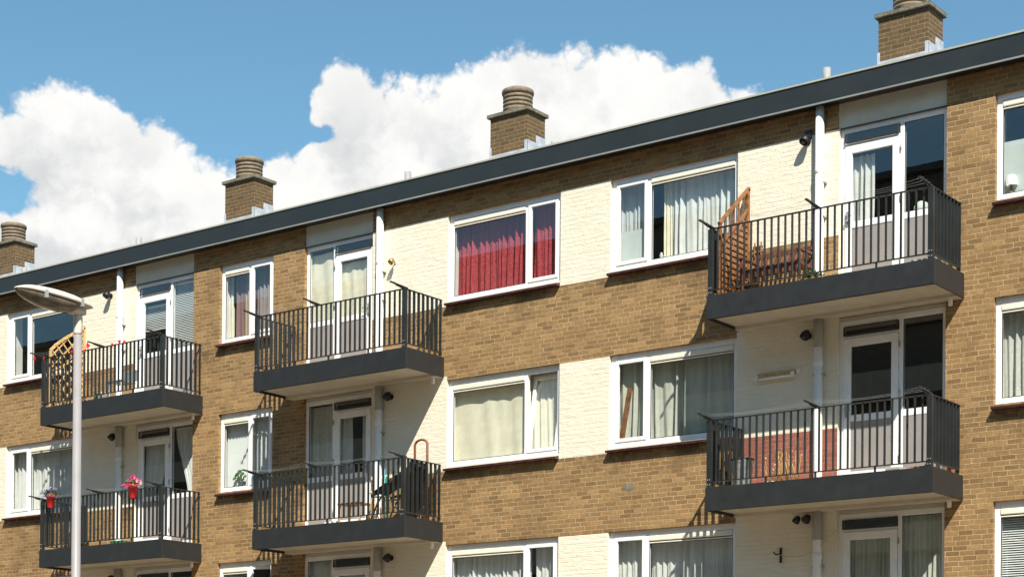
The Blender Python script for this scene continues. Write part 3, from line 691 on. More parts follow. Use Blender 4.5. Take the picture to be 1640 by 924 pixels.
# W3: red / cream / grey
c(4.795, 6.38, 0, 'c_red', 'red pleated curtain in the wide pane of the top centre window', pitch=.13, amp=.06, seed=3, lean=.02)
c(6.40, 7.09, 0, 'c_red', 'narrow red pleated curtain in the small sash of the top centre window', pitch=.12, amp=.05, seed=9)
c(4.80, 6.40, 1, 'c_cream', 'smooth cream curtain filling the wide pane of the middle centre window', pitch=.75, amp=.012, seed=4, y=.20)
c(6.28, 7.06, 1, 'c_cream', 'pale cream curtain behind the tilted sash of the middle centre window', pitch=.2, amp=.02, seed=5, y=.31)
c(4.80, 6.42, 2, 'c_sheer', 'white pleated curtain in the wide pane of the lowest centre window', pitch=.12, amp=.05, seed=6)
c(6.48, 7.05, 2, 'c_sheer', 'white pleated curtain in the small sash of the lowest centre window', pitch=.12, amp=.05, seed=7)
# W4
c(9.05, 10.41, 0, 'c_sheer', 'white pleated curtain half drawn in the top right-hand wide window', pitch=.14, amp=.05, seed=11)
c(8.93, 9.10, 0, 'c_cream', 'gathered cream curtain edge beside a dark gap in the top wide window', pitch=.06, amp=.03, seed=12, y=.27)
c(8.11, 8.60, 0, 'c_sheer2', 'thin white voile in the narrow sash of the top right-hand wide window', pitch=.11, amp=.04, seed=13)
tag(MB().box(8.14, 8.68, .17, .175, 9.33, 9.93).build('frosted_screen', 'c_film', None, loc=(8.4, .17, 9.33)), 'pale frosted screen across the lower half of the narrow top sash', 'window screen')
c(8.72, 10.41, 1, 'c_grey', 'grey-green pleated curtain across the wide pane above the middle right balcony', pitch=.19, amp=.06, seed=14, lean=.02)
c(8.11, 8.72, 1, 'c_grey', 'grey-green curtain in the narrow sash behind a leaning plank', pitch=.17, amp=.055, seed=15, lean=.03)
c(8.74, 10.41, 2, 'c_sheer', 'pale pleated curtain in the wide pane of the lowest right-hand window', pitch=.13, amp=.05, seed=16)
c(8.11, 8.73, 2, 'c_sheer', 'pale pleated curtain in the narrow sash of the lowest right-hand window', pitch=.13, amp=.05, seed=17)
# W1
c(-7.10, -4.80, 1, 'c_sheer', 'white voile curtain across the left window behind the lower left balcony', pitch=.16, amp=.05, seed=18)
c(-6.2, -4.85, 0, 'c_mauve', 'dim mauve curtain far back in the dark top left window', pitch=.2, amp=.04, seed=19, y=1.2)
# W2
c(-.58, -.06, 0, 'c_stripe', 'sand and plum striped curtain in the top small two-part window', pitch=.13, amp=.045, seed=20)
c(-.735, -.64, 0, 'c_cream', 'narrow cream curtain edge at the left of the top small two-part window', pitch=.1, amp=.03, seed=21)
c(-.04, .64, 0, 'c_mauve', 'mauve-grey curtain in the right sash of the top small two-part window', pitch=.12, amp=.035, seed=22)
vertical_blind(-.70, .0, W_B - H + .06, W_T - H - .08, 'white vertical blind in the left half of the middle small window')
vertical_blind(.02, .63, W_B - H + .06, W_T - H - .08, 'white vertical blind in the right half of the middle small window', ang=38)
venetian(-.68, -.04, W_B - 2 * H + .7, W_T - 2 * H - .12, 'cream blind in the lowest small window left of the open sash')
# D2
c(1.46, 2.16, 0, 'c_cream', 'cream cloth hung across the side light of the top centre balcony door', pitch=.5, amp=.02, seed=23, y=.165, zt=10.62, zb=9.36)
c(2.18, 2.95, 0, 'c_cream', 'cream cloth covering the glass of the top centre balcony door', pitch=.45, amp=.02, seed=24, y=.165, zt=10.36, zb=9.36)
c(1.40, 2.14, 1, 'c_lace', 'white lace curtain slanting across the side light of the lower centre balcony door', pitch=.1, amp=.03, seed=25, y=.19, zt=7.86, zb=6.5)
c(2.12, 2.48, 1, 'c_sheer', 'white curtain on the left of the lower centre balcony door glass', pitch=.1, amp=.03, seed=26, y=.19, zt=7.66, zb=6.5)
c(2.70, 2.97, 1, 'c_sheer', 'white curtain on the right of the lower centre balcony door glass', pitch=.1, amp=.03, seed=27, y=.19, zt=7.66, zb=6.5)
c(1.42, 2.16, 2, 'c_sheer2', 'thin bluish voile in the side light of the lowest centre balcony door', pitch=.2, amp=.03, seed=28, y=.19, zt=5.1, zb=3.7)
c(2.18, 2.97, 2, 'c_sheer2', 'thin bluish voile behind the lowest centre balcony door', pitch=.2, amp=.03, seed=29, y=.19, zt=4.9, zb=3.7)
# D1
venetian(-2.18, -1.50, 9.36, 10.62, 'white venetian blind in the side light of the top left balcony door')
venetian(-3.0, -2.25, 9.86, 10.28, 'white venetian blind half lowered behind the top left balcony door')
c(-2.12, -1.5, 1, 'c_sheer', 'white voile tied back to the right in the lower left side light', pitch=.08, amp=.03, seed=30, y=.19, zt=7.86, zb=6.4, tie=('r', .62, 1.0))
c(-2.98, -2.25, 1, 'c_sheer', 'white voile tied back to the left in the lower left balcony door', pitch=.08, amp=.03, seed=31, y=.19, zt=7.8, zb=6.4, tie=('l', .45, 1.0))
# D3
c(12.10, 12.58, 0, 'c_sheer', 'white pleated curtain half drawn behind the top right balcony door', pitch=.1, amp=.04, seed=32, y=.19, zt=10.36, zb=9.3)
c(12.05, 12.95, 2, 'c_grey', 'grey sheer curtain behind the lowest right balcony door', pitch=.08, amp=.03, seed=33, y=.19, zt=4.95, zb=3.7)
c(12.97, 13.72, 2, 'c_grey', 'grey sheer curtain in the side light of the lowest right balcony door', pitch=.1, amp=.035, seed=34, y=.19, zt=5.1, zb=3.7)
# W5
tag(MB().box(14.50, 15.2, .22, .225, 9.32, 10.14).build('sheer_panel', 'c_film', None, loc=(14.9, .22, 9.3)), 'pale sheer panel on the lower half of the top far right window', 'window screen')
c(14.47, 15.85, 1, 'c_lace', 'patterned white lace curtain in the middle far right window', pitch=.14, amp=.05, seed=36)
venetian(14.50, 15.2, W_B - 2 * H + .06, W_T - 2 * H - .14, 'white venetian blind in the lowest far right window')

# ------------------------------------------------------------------ things in the windows
def table_lamp(x, y, z, s, label, pat='white_obj'):
    t = thing('table_lamp', label, 'table lamp', (x, y, z))
    MB().lathe([(.05 * s, 0), (.055 * s, .02 * s), (.02 * s, .04 * s), (.03 * s, .10 * s), (.012 * s, .15 * s)], (x, y, z), 16).build('base', 'wood_brown', t, loc=(x, y, z))
    MB().lathe([(.10 * s, .13 * s), (.075 * s, .30 * s), (.07 * s, .30 * s), (.09 * s, .14 * s)], (x, y, z), 20, cap=False).build('lamp_shade', pat, t, loc=(x, y, z + .13 * s))
table_lamp(14.62, .19, 9.40, .85, 'small lamp with white conical shade on the top far right windowsill')
t = thing('table_lamp', 'round globe lamp behind the side light of the top right balcony door', 'table lamp', (13.25, .3, 9.3))
MB().lathe([(.05, 0), (.055, .02), (.02, .05)], (13.25, .3, 9.28), 14).build('base', 'wood_brown', t, loc=(13.25, .3, 9.28))
MB().lathe([(.03, .05), (.085, .08), (.115, .15), (.115, .19), (.085, .26), (.03, .29)], (13.25, .3, 9.28), 18).build('lamp_shade', 'c_film', t, loc=(13.25, .3, 9.33))
# figurines
def figurine(x, z, h, label):
    m = MB(); m.lathe([(.025, 0), (.03, .02), (.018, h * .35), (.03, h * .5), (.034, h * .62), (.012, h * .72), (.022, h * .82), (.018, h * .93), (.002, h)], (x, .19, z), 12)
    tag(m.build('figurine', 'white_obj', None, loc=(x, .19, z)), label, 'figurine', 'white figurines on the windowsill')
figurine(8.945, 9.375, .13, 'taller white figurine on the sill of the top right-hand wide window')
figurine(9.01, 9.375, .09, 'shorter white figurine on the sill of the top right-hand wide window')
# leaning plank
tag(MB().bar((8.235, .17, 6.60), (8.37, .20, 7.45), .085, .018, up=(0, 1, 0)).build('plank', 'wood_orange', None, loc=(8.24, .17, 6.6)), 'orange wooden plank leaning inside the narrow sash of the middle window', 'plank')
# orchid
def leafy(mb, c, rad, n, size, mi=0, seed=0, flat=.35, zsq=1.0):
    r = random.Random(seed); c = Vector(c)
    for _ in range(n):
        d = Vector((r.gauss(0, 1), r.gauss(0, 1), r.gauss(0, 1) * zsq)).normalized() * rad * r.uniform(.35, 1); d.z = abs(d.z) * .9 - rad * .1
        p = c + d; a = Vector((r.uniform(-1, 1), r.uniform(-1, 1), r.uniform(-.6, 1))).normalized(); b = a.cross(Vector((r.uniform(-1, 1), r.uniform(-1, 1), r.uniform(-1, 1)))).normalized(); s = size * r.uniform(.6, 1.25)
        mb.poly([p - a * s, p + b * s * flat * 1.3 + a * s * .0, p + a * s, p - b * s * flat * 1.3], mi)
t = thing('potted_plant', 'broad-leaved green plant on the sill of the middle small window', 'plant', (-.36, .15, 6.56))
MB().lathe([(.045, 0), (.06, .10), (.065, .11), (.05, .11)], (-.30, .16, 6.575), 14).build('pot', 'grey_bin', t, loc=(-.3, .16, 6.575))
m = MB()
for dx, dz, s in ((-.10, .14, .06), (-.03, .19, .065), (.05, .15, .05), (-.16, .08, .045), (.12, .10, .04)):
    m.tube([(-.30, .16, 6.66), (-.30 + dx * .7, .15, 6.66 + dz)], .004, 5); m.poly([(-.30 + dx - s, .14, 6.66 + dz - .01), (-.30 + dx, .13, 6.66 + dz - s * .6), (-.30 + dx + s, .15, 6.66 + dz), (-.30 + dx + s * .6, .16, 6.66 + dz + s * .8), (-.30 + dx - s * .5, .15, 6.66 + dz + s * .8)])
m.build('leaves', 'leaf', t, loc=(-.3, .16, 6.66))
tag(MB().lathe([(.03, 0), (.055, .05), (.06, .13), (.045, .17), (.03, .18)], (.28, .15, 6.575), 14).build('vase', 'grey_bin', None, loc=(.28, .15, 6.575)), 'rounded grey vase in the right half of the middle small window', 'vase')

# ------------------------------------------------------------------ wooden screens on balconies
t = thing('trellis_screen', 'orange wooden screen with sloping top at the left end of the top right balcony', 'screen', (10.62, -.45, SLT))
x = 10.62; y0, y1 = -.86, -.05; zb = SLT + .03
def ztop(y): return 9.43 + (y - y0) / (y1 - y0) * .70
f = MB(); f.bar((x, y0, zb), (x, y0, ztop(y0)), .05, .05); f.bar((x, y1, zb), (x, y1, ztop(y1)), .05, .05); f.bar((x, y0 - .03, ztop(y0) - .02), (x, y1 + .03, ztop(y1) + .02), .05, .05); f.bar((x, y0, ztop(y0) - .32), (x, y1, ztop(y1) - .32), .045, .045)
f.bar((x, y0, zb + .03), (x, y1, zb + .03), .045, .05)
f.build('frame', 'wood_orange', t, loc=(x, -.45, zb), bevel=.005)
s = MB(); zz = zb + .08
while zz < 9.66:
    ya = y0 + .02
    if zz > ztop(y0) - .36: ya = y0 + (zz - (ztop(y0) - .36)) / .70 * (y1 - y0)
    if ya < y1 - .05: s.box(-.005, .005, ya, y1 - .02, -.041, .041, 0, Matrix.Translation((x, 0, zz)) @ Matrix.Rotation(R_(-13), 4, 'Y'))
    zz += .088
s.build('slats', 'wood_orange', t, loc=(x, -.45, zb + .3))
s = MB()
for i in range(1, 6):
    yy = y0 + (y1 - y0) * i / 6; s.bar((x, yy, ztop(yy) - .30), (x, yy, ztop(yy) - .02), .02, .022)
s.build('spindles', 'wood_orange', t, loc=(x, -.45, 9.6))

t = thing('trellis_screen', 'pale pine lattice screen with arched top at the left end of the top left balcony', 'screen', (-4.58, -.45, SLT))
x = -4.60; y0, y1 = -.86, -.03
def ztop2(y): u = (y - y0) / (y1 - y0); return 9.50 + .60 * (u ** .8)
f = MB(); f.bar((x, y0, zb), (x, y0, ztop2(y0)), .045, .045); f.bar((x, y1, zb), (x, y1, ztop2(y1) + .05), .045, .045)
pv = None
for i in range(9):
    yy = y0 + (y1 - y0) * i / 8
    if pv is not None: f.bar((x, pv - .01, ztop2(pv)), (x, yy + .01, ztop2(yy)), .045, .05)
    pv = yy
f.bar((x, y0, zb + .02), (x, y1, zb + .02), .04, .045); f.bar((x, y0, ztop2(y0) - .42), (x, y1, ztop2(y1) - .55), .03, .035)
f.build('frame', 'wood_pale', t, loc=(x, -.45, zb), bevel=.004)
s = MB()
def clip_line(y, z, dy, dz):
    pts = []
    for i in range(300):
        yy, zz = y + dy * i * .008, z + dz * i * .008
        if y0 + .01 < yy < y1 - .01 and zb + .03 < zz < ztop2(yy) - .01: pts.append((yy, zz))
    return (pts[0], pts[-1]) if len(pts) > 6 else None
for sgn, off in ((1, -.005), (-1, .007)):
    for i in range(-10, 24):
        r = clip_line(y0 if sgn > 0 else y1, zb - .8 + i * .225, .7 * sgn, .72)
        if r: s.bar((x + off, *r[0]), (x + off, *r[1]), .026, .010, up=(1, 0, 0))
s.build('lattice', 'wood_pale', t, loc=(x, -.45, zb + .4))

# garden bench
t = thing('garden_bench', 'dark red hardwood garden bench against the wall on the top right balcony', 'bench', (11.2, -.3, SLT))
xa, xb = 10.80, 11.78
b = MB(); b.bar((xa, -.10, 9.06), (xb, -.10, 9.06), .03, .055); b.bar((xa, -.17, 8.80), (xb, -.17, 8.80), .03, .05)
n = 12
for i in range(n + 1): xx = xa + .03 + (xb - xa - .06) * i / n; b.bar((xx, -.16, 8.80), (xx, -.105, 9.05), .040, .014, up=(1, 0, 0))
b.build('backrest', 'wood_dark', t, loc=(11.2, -.13, 8.8))
b = MB()
for i in range(5): b.box(xa, xb, -.60 + i * .088, -.60 + i * .088 + .07, 8.735, 8.757)
b.build('seat', 'wood_dark', t, loc=(11.2, -.4, 8.74))
for xx in (xa + .02, xb - .02):
    MB().bar((xx, -.09, SLT + .01), (xx, -.10, 9.05), .045, .045).build('leg', 'wood_dark', t, loc=(xx, -.1, SLT))
    MB().bar((xx, -.57, SLT + .01), (xx, -.57, 8.93), .045, .045).build('leg', 'wood_dark', t, loc=(xx, -.57, SLT))
    MB().box(xx - .03, xx + .03, -.62, -.10, 8.93, 8.955).build('armrest', 'wood_dark', t, loc=(xx, -.4, 8.93))
b = MB(); b.box(xa + .02, xb - .02, -.585, -.555, 8.64, 8.73); b.build('apron', 'wood_dark', t, loc=(11.2, -.57, 8.7))
# small wooden wall ornament
b = MB(); 
for zz in (9.16, 9.24): b.box(10.70, 10.86, -.035, -.008, zz, zz + .018)
for xx in (10.72, 10.78, 10.83): b.box(xx, xx + .016, -.033, -.01, 9.10, 9.31)
tag(b.build('wall_ornament', 'wood_brown', None, loc=(10.78, 0, 9.2)), 'small brown wooden lattice ornament on cream wall between screen and bench', 'wall ornament')
# planter
def planter(x, y, z, label, w=.34):
    t = thing('planter', label, 'planter', (x, y, z))
    MB().box(x - w / 2, x + w / 2, y - .09, y + .09, z, z + .13).build('trough', 'wood_brown', t, loc=(x, y, z), bevel=.01)
    m = MB(); leafy(m, (x, y, z + .15), .13, 90, .035, seed=5); leafy(m, (x + .1, y, z + .14), .10, 60, .03, seed=6); m.build('foliage', 'leaf', t, loc=(x, y, z + .13))
planter(11.96, -.55, SLT + .01, 'low planter of yellow-green leaves on the floor of the top right balcony')

# ---- middle right balcony
Z1 = SLT - H
t = thing('waste_bin', 'ribbed grey metal bin behind the left railing of the middle right balcony', 'bin', (10.82, -.55, Z1))
p = []
for i in range(9): z = Z1 + .01 + i * .045; p += [(.125 + i * .004, z), (.132 + i * .004, z + .02)]
MB().lathe(p + [(.17, Z1 + .41), (.172, Z1 + .43), (.15, Z1 + .43)], (10.84, -.55, 0), 22).build('body', 'grey_bin', t, loc=(10.84, -.55, Z1))
MB().lathe([(.178, Z1 + .43), (.175, Z1 + .455), (.05, Z1 + .48), (.02, Z1 + .50)], (10.84, -.55, 0), 22).build('lid', 'black', t, loc=(10.84, -.55, Z1 + .43))
t = thing('dried_plant', 'dry straw-coloured stalks in a white bowl against the red wall', 'plant', (11.5, -.35, Z1))
MB().lathe([(.07, 0), (.10, .05), (.12, .09), (.10, .09)], (11.25, -.4, Z1 + .01), 16).build('pot', 'white_obj', t, loc=(11.25, -.4, Z1))
m = MB(); r = random.Random(4)
for i in range(46):
    bx_, by_ = 11.25 + r.uniform(-.08, .08) + (i % 3) * .17, -.38 + r.uniform(-.06, .06); h = r.uniform(.12, .48); dx = r.uniform(-.10, .12)
    m.tube([(bx_, by_, Z1 + .05), (bx_ + dx * .4, by_, Z1 + .05 + h * .6), (bx_ + dx, by_ - .02, Z1 + .05 + h)], [.005, .004, .002], 5)
    leafy(m, (bx_ + dx, by_ - .02, Z1 + .05 + h), .025, 4, .018, seed=i)
m.build('stalks', 'dry', t, loc=(11.4, -.38, Z1))
tag(MB().box(12.98, 13.30, -.40, -.14, Z1 + .01, Z1 + .09).box(13.03, 13.26, -.38, -.17, Z1 + .09, Z1 + .16).build('storage_crate', 'pipe_grey', None, loc=(13.1, -.3, Z1), bevel=.01), 'low pale crate beside the panel at the right of the middle right balcony', 'crate')
m = MB()
for i in range(5): m.box(13.60, 13.83, -.80 + i * .13, -.80 + i * .13 + .10, Z1 + .01, Z1 + .065)
tag(m.build('loose_bricks', 'red_brick', None, loc=(13.7, -.5, Z1), bevel=.004), 'row of loose red bricks under the right railing of the middle right balcony', 'bricks')
m = MB()
for i in range(4): m.box(13.62, 13.84, -.86 + i * .15, -.86 + i * .15 + .11, SLT + .01, SLT + .07)
tag(m.build('stone_row', 'pipe_grey', None, loc=(13.7, -.5, SLT), bevel=.008), 'pale stone blocks under the right railing of the top right balcony', 'stones')

# ---- lower centre balcony
t = thing('rusty_hoop_frame', 'bent tube frame with rusty hoop standing above the lower centre balcony rail', 'tube frame', (4.45, -.3, Z1))
xa, xb = 4.30, 4.575; pts = [(xa, -.25, Z1 + .01), (xa, -.25, 6.86)] + [((xa + xb) / 2 - (xb - xa) / 2 * math.cos(a), -.25, 6.86 + .085 * math.sin(a)) for a in [i * math.pi / 10 for i in range(1, 10)]] + [(xb, -.25, 6.86), (xb, -.25, Z1 + .01)]
MB().tube(pts, .021, 10).build('hoop', 'rust', t, loc=(4.44, -.25, Z1))
MB().tube([(xa, -.25, Z1 + .25), (xb, -.25, Z1 + .25)], .012, 8).build('crossbar', 'rust', t, loc=(4.44, -.25, Z1 + .25))
t = thing('folding_chair', 'black reclining garden chair folded behind the corner of the lower centre balcony', 'chair', (4.2, -.45, Z1))
m = MB(); m.bar((3.75, -.5, 6.05), (4.42, -.42, 6.42), .42, .05, up=(0, 0, 1)); m.build('seat_cushion', 'black', t, loc=(4.0, -.5, 6.2), bevel=.02)
m = MB(); m.bar((4.36, -.46, 5.62), (4.52, -.40, 6.55), .42, .05, up=(1, 0, 0)); m.bar((4.48, -.44, 6.50), (4.62, -.40, 6.42), .42, .05); m.build('backrest', 'black', t, loc=(4.4, -.5, 6.0), bevel=.02)
for yy in (-.70, -.26):
    MB().tube([(3.70, yy, Z1 + .02), (3.86, yy, 5.86), (4.30, yy, 6.38)], .014, 8).build('leg', 'black', t, loc=(3.7, yy, Z1)); MB().tube([(4.45, yy, Z1 + .02), (4.1, yy, 5.95), (3.72, yy, 5.98)], .014, 8).build('leg', 'galv', t, loc=(4.4, yy, Z1))
    MB().tube([(3.72, yy, 6.00), (4.40, yy, 6.10)], .02, 8).build('armrest', 'black', t, loc=(4.0, yy, 6.0))
t = thing('wooden_stool', 'brown-topped wooden stool with light legs beside the lower centre balcony door', 'stool', (3.2, -.5, Z1))
MB().box(2.92, 3.42, -.68, -.36, 5.90, 5.93).build('seat', 'wood_brown', t, loc=(3.17, -.5, 5.9), bevel=.006)
for xx, yy in ((2.95, -.65), (3.39, -.65), (2.95, -.39), (3.39, -.39)): MB().bar((xx + (.02 if xx > 3.1 else -.02), yy, Z1 + .01), (xx, yy, 5.9), .03, .03).build('leg', 'wood_pale', t, loc=(xx, yy, Z1))
t = thing('cane_stand', 'slim stand of crossed yellow canes beside the white drainpipe', 'cane stand', (3.55, -.4, Z1))
m = MB()
for a0, a1, y in ((3.42, 3.60, -.35), (3.62, 3.42, -.36), (3.46, 3.48, -.4), (3.56, 3.60, -.4), (3.40, 3.55, -.45)): m.tube([(a0, y, Z1 + .02), (a1, y, 6.14)], .009, 6)
for z in (5.8, 6.1): m.tube([(3.40, -.38, z), (3.62, -.38, z)], .009, 6)
m.build('canes', 'dry', t, loc=(3.5, -.4, Z1))
tag(MB().tube([(3.84, -.5, Z1 + .01), (3.80, -.47, 6.48)], .018, 8).build('broom_pole', 'blue_obj', None, loc=(3.8, -.5, Z1)), 'light blue pole upright between stool and black chair', 'pole')
tag(MB().box(2.55, 2.86, -.62, -.40, Z1 + .01, Z1 + .10).build('storage_box', 'white_obj', None, loc=(2.7, -.5, Z1), bevel=.012), 'low white box on the floor of the lower centre balcony', 'box')
tag(MB().tube([(4.10, -.72, Z1 + .02), (4.06, -.70, 6.30)], .016, 8).build('garden_pole', 'green_obj', None, loc=(4.1, -.7, Z1)), 'dark green pole beside the black folded chair', 'pole')

# ---- top left balcony
t = thing('garden_chair', 'white plastic garden chair on the top left balcony behind the railing', 'chair', (-2.95, -.45, SLT))
MB().box(-3.15, -2.75, -.65, -.28, 8.72, 8.75).build('seat', 'grey_bin', t, loc=(-2.95, -.45, 8.72), bevel=.01)
MB().box(-3.15, -2.75, -.27, -.245, 8.78, 9.0).build('backrest', 'grey_bin', t, loc=(-2.95, -.26, 8.8), bevel=.01)
for xx in (-3.13, -2.78):
    for yy in (-.62, -.27): MB().tube([(xx, yy, SLT + .01), (xx, yy, 8.73)], .018, 8).build('leg', 'white_obj', t, loc=(xx, yy, SLT))
t = thing('watering_can', 'green watering can on the floor of the top left balcony', 'watering can', (-3.55, -.5, SLT))
MB().lathe([(.10, 0), (.105, .02), (.10, .2), (.06, .24), (.055, .24)], (-3.55, -.5, SLT + .01), 18).build('body', 'green_obj', t, loc=(-3.55, -.5, SLT))
MB().tube([(-3.46, -.5, SLT + .06), (-3.32, -.5, SLT + .22), (-3.25, -.5, SLT + .30)], [.025, .016, .02], 8).build('spout', 'green_obj', t, loc=(-3.4, -.5, SLT))
MB().tube([(-3.64, -.5, SLT + .08), (-3.72, -.5, SLT + .16), (-3.66, -.5, SLT + .26), (-3.58, -.5, SLT + .25)], .009, 8).build('handle', 'green_obj', t, loc=(-3.65, -.5, SLT))
tag(MB().lathe([(.07, 0), (.09, .16), (.10, .17), (.08, .17)], (-3.18, -.75, SLT + .01), 16).build('plant_pot', 'white_obj', None, loc=(-3.18, -.75, SLT)), 'small white pot between watering can and garden chair', 'pot')
m = MB(); r = random.Random(3)
for i in range(5): m.lathe([(.05, 0), (.06, .09), (.05, .09)], (-4.35 + i * .17, -.75 + r.uniform(-.05, .05), SLT + .01), 10)
t = thing('pot_cluster', 'row of small brown plant pots at the foot of the pale lattice screen', 'pots', (-4.0, -.75, SLT))
m.build('pots', 'wood_brown', t, loc=(-4, -.75, SLT)); m = MB(); leafy(m, (-4.1, -.72, SLT + .12), .12, 70, .03, seed=9); leafy(m, (-3.8, -.72, SLT + .12), .09, 40, .03, seed=10); m.build('foliage', 'leaf', t, loc=(-4, -.75, SLT + .1))
# red ribbons on rail: each its own clip
def ribbon(x, z, s, label, seed):
    r = random.Random(seed); m = MB(); y = -.985
    for i in range(7):
        a = r.uniform(0, 6.28); p = Vector((x, y, z)); d = Vector((math.cos(a), r.uniform(-.5, .3), math.sin(a))) * .045 * s; q = Vector((d.z, .01, -d.x)) * .55
        m.poly([p, p + d * .6 + q, p + d * 1.4, p + d * .6 - q])
    m.bar((x, y, z + .02 * s), (x + .008, y - .005, z - .07 * s), .022 * s, .008)
    tag(m.build('red_bow', 'red_cord', None, loc=(x, y, z), solid=.004), label, 'bow', 'red bows tied along the balcony rail')
for i, (x, z, s, lb) in enumerate(((-4.66, 9.345, 1.0, 'red bow on the rail corner in front of the pale lattice screen'), (-3.80, 9.36, .9, 'red bow on the rail just left of the street lamp pole'), (-3.41, 9.33, .9, 'red bow hanging low right of the street lamp pole'),
                                   (-3.33, 9.405, 1.3, 'red bow on the middle laundry arm of the top left balcony'), (-2.62, 9.33, .8, 'small red bow on the rail left of the top left drainpipe'), (-2.42, 9.38, 1.2, 'largest red bow on the rail, before the top left drainpipe'), (-2.28, 9.345, .9, 'red bow on the rail just right of the top left drainpipe'))):
    ribbon(x, z, s * .72, lb, i)
ribbon(-4.95, 9.36, .8, 'red bow at the tip of the leftmost laundry arm', 40)

# ---- lower left balcony flower pots
def flowerpot(x, label, ca, cb, sc, seed):
    y = -1.02; z = RAIL - H - .14
    t = thing('flower_pot', label, 'flower pot', (x, y, z), 'red flower pots hung on the balcony rail')
    MB().lathe([(.055 * sc, -.04), (.062 * sc, -.03), (.095 * sc, .17), (.115 * sc, .17), (.118 * sc, .215), (.10 * sc, .215), (.09 * sc, .18), (.0, .17)], (x, y, z), 22, cap=False).build('pot', 'red_plastic', t, loc=(x, y, z))
    m = MB(); leafy(m, (x, y, z + .22), .16 * sc, 260, .034, seed=seed, zsq=.7); m.build('leaves', 'leaf', t, loc=(x, y, z + .2))
    m = MB(); r = random.Random(seed + 50)
    for i in range(38 if ca == 'pink' else 70):
        a = r.uniform(0, 6.28); rr = r.uniform(.0, .19) * sc; p = Vector((x + rr * math.cos(a) * 1.05, y + rr * math.sin(a) * .8, z + .225 + r.uniform(.0, .17) * sc - rr * .35)); n_ = Vector((r.uniform(-.4, .6), -1, r.uniform(-.1, .9))).normalized(); u = n_.cross(Vector((0, 0, 1))).normalized(); v = n_.cross(u); R = (.040 if ca == 'pink' else .021) * r.uniform(.8, 1.2)
        mi = 0 if (r.random() < .86 and not (ca == 'pink' and p.x > x + .08)) else 1
        for q in range(5):
            b0 = q * 1.2566 + a; e = lambda an, k: p + (u * math.cos(an) + v * math.sin(an)) * R * k + n_ * (.25 * R * k)
            m.poly([p, e(b0 - .5, .8), e(b0, 1.05), e(b0 + .5, .8)], mi)
    m.build('flowers', [ca, cb], t, loc=(x, y, z + .25))
flowerpot(-4.36, 'red pot of small violet and white flowers at the left rail corner', 'violet', 'lilac', .92, 3)
flowerpot(-1.96, 'red pot of large magenta flowers on the rail left of the balcony corner', 'pink', 'palepink', 1.02, 8)
tag(MB().box(-2.95, -2.62, -.72, -.50, Z1 + .01, Z1 + .11).build('green_tub', 'green_obj', None, loc=(-2.8, -.6, Z1), bevel=.02), 'flat green tub on the floor of the lower left balcony', 'tub')
t = thing('folding_table', 'dark folded table standing behind the left rail of the lower left balcony', 'table', (-4.2, -.3, Z1))
MB().box(-4.45, -4.02, -.42, -.39, 5.75, 6.45).build('tabletop', 'steel', t, loc=(-4.2, -.4, 5.75), bevel=.01)
for xx in (-4.40, -4.07): MB().tube([(xx, -.40, 5.76), (xx, -.36, Z1 + .01)], .014, 8).build('leg', 'steel', t, loc=(xx, -.38, Z1))

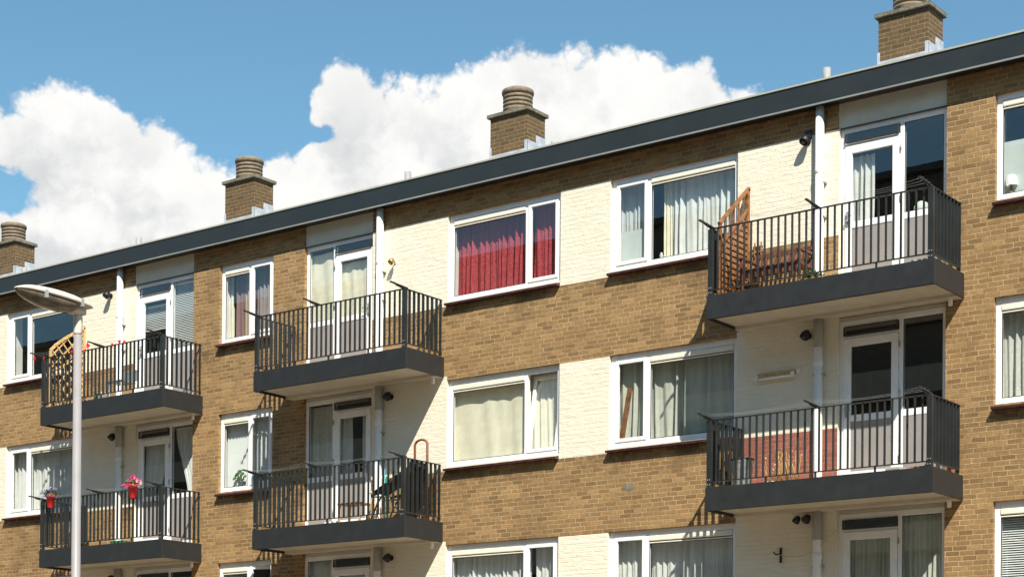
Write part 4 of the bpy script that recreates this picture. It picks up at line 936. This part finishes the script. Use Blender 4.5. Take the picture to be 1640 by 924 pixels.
# ------------------------------------------------------------------ street lamp
LX, LY = 9.822, -12.0
t = thing('street_lamp', 'tall pale street lamp with long boat-shaped head in front of the left balconies', 'street lamp', (LX, LY, .1))
MB().lathe([(.075, .1), (.075, 1.2), (.050, 1.26), (.040, 5.82)], (LX, LY, 0), 20).build('pole', 'pole', t, loc=(LX, LY, .1))
MB().lathe([(.040, 5.80), (.045, 5.82), (.045, 5.97), (.040, 6.0)], (LX, LY, 0), 20).build('collar', 'lamp_shell', t, loc=(LX, LY, 5.8))
def lamp_head():
    A = Vector((LX, LY + .115, 6.075)); E_ = Vector((LX, LY - .76, 6.115)); ax = E_ - A; N = 30; K = 20
    def wid(u): return .148 * (1 - max(0, (u - .40) / .602) ** 2.4) ** .5 * (.62 + .38 * min(1, u / .30) ** .7) if u > 0 else .09
    def section(u, kind):
        c = A + ax * u; wv = max(.006, wid(u)); pts = []
        if kind == 'shell':
            sk = .018 * min(1, (1.02 - u) / .12); dm = (.030 + .032 * math.sin(min(1, u / .9) * math.pi)) * min(1, (1.01 - u) / .16) ** .6
            for k in range(K + 1):
                a = math.pi * k / K; pts.append(c + Vector((wv * math.copysign(abs(math.cos(a)) ** .75, math.cos(a)), 0, sk + dm * math.sin(a) ** .8)))
            pts = [c + Vector((wv, 0, -.002))] + pts + [c + Vector((-wv, 0, -.002))]
        else:
            v = (u - .17) / .82; wv = max(.004, wv - .012); dp = .100 * max(0, math.sin(math.pi * min(1, max(0, v)) ** .8)) ** .55 + .004
            for k in range(K + 1):
                a = math.pi * k / K; pts.append(c + Vector((wv * math.cos(a), 0, -.006 - dp * math.sin(a) ** .75)))
        return pts
    for kind, u0, u1, nm, mt in (('shell', 0, 1, 'lamp_housing', 'lamp_shell'), ('bowl', .17, .985, 'lamp_bowl', 'lamp_bowl')):
        m = MB(); n = None
        for i in range(N + 1):
            p = section(u0 + (u1 - u0) * i / N, kind); n = len(p); m.v += [tuple(q) for q in p]
        for i in range(N):
            for k in range(n - 1):
                p = i * n + k; m.f.append((p, p + 1, p + n + 1, p + n)); m.m.append(0); m.sm.append(True)
            p = i * n; m.f.append((p, p + n, p + 2 * n - 1, p + n - 1)); m.m.append(0); m.sm.append(False)
        m.f.append(tuple(range(n))); m.m.append(0); m.sm.append(False); m.f.append(tuple(N * n + q for q in range(n))); m.m.append(0); m.sm.append(False)
        m.build(nm, mt, t, loc=(LX, LY, 6.05))
lamp_head()
MB().box(LX - .06, LX + .06, LY - .10, LY + .07, 5.995, 6.062).build('spigot_box', 'lamp_shell', t, loc=(LX, LY, 6), bevel=.025)
m = MB()
for u in (.20, .70):
    yy = LY + .115 - .875 * u; m.box(LX + .125, LX + .152, yy - .014, yy + .014, 6.05, 6.125)
m.build('clip', 'galv', t, loc=(LX + .1, LY - .4, 6.05))

# ------------------------------------------------------------------ block across the street (mirrored in windows; right length unseen, added to block sky)
ob = thing('opposite_building', 'tall brown block across the street seen mirrored in the window glass', 'apartment block', (-30, -40, 0))
MB().box(-85, 75, -52, -38, 0, 22.95).build('wall', 'far_brick', ob, loc=(-30, -45, 0))
MB().box(-85.3, 75.3, -52.3, -37.6, 22.95, 23.2).build('roof', 'roof', ob, loc=(-30, -45, 22.95))
for k in range(8): MB().box(-84, 74, -37.99, -37.2, .5 + k * 2.85, 1.5 + k * 2.85).build('gallery_parapet', 'soffit', ob, loc=(-30, -37.5, k * 2.85))
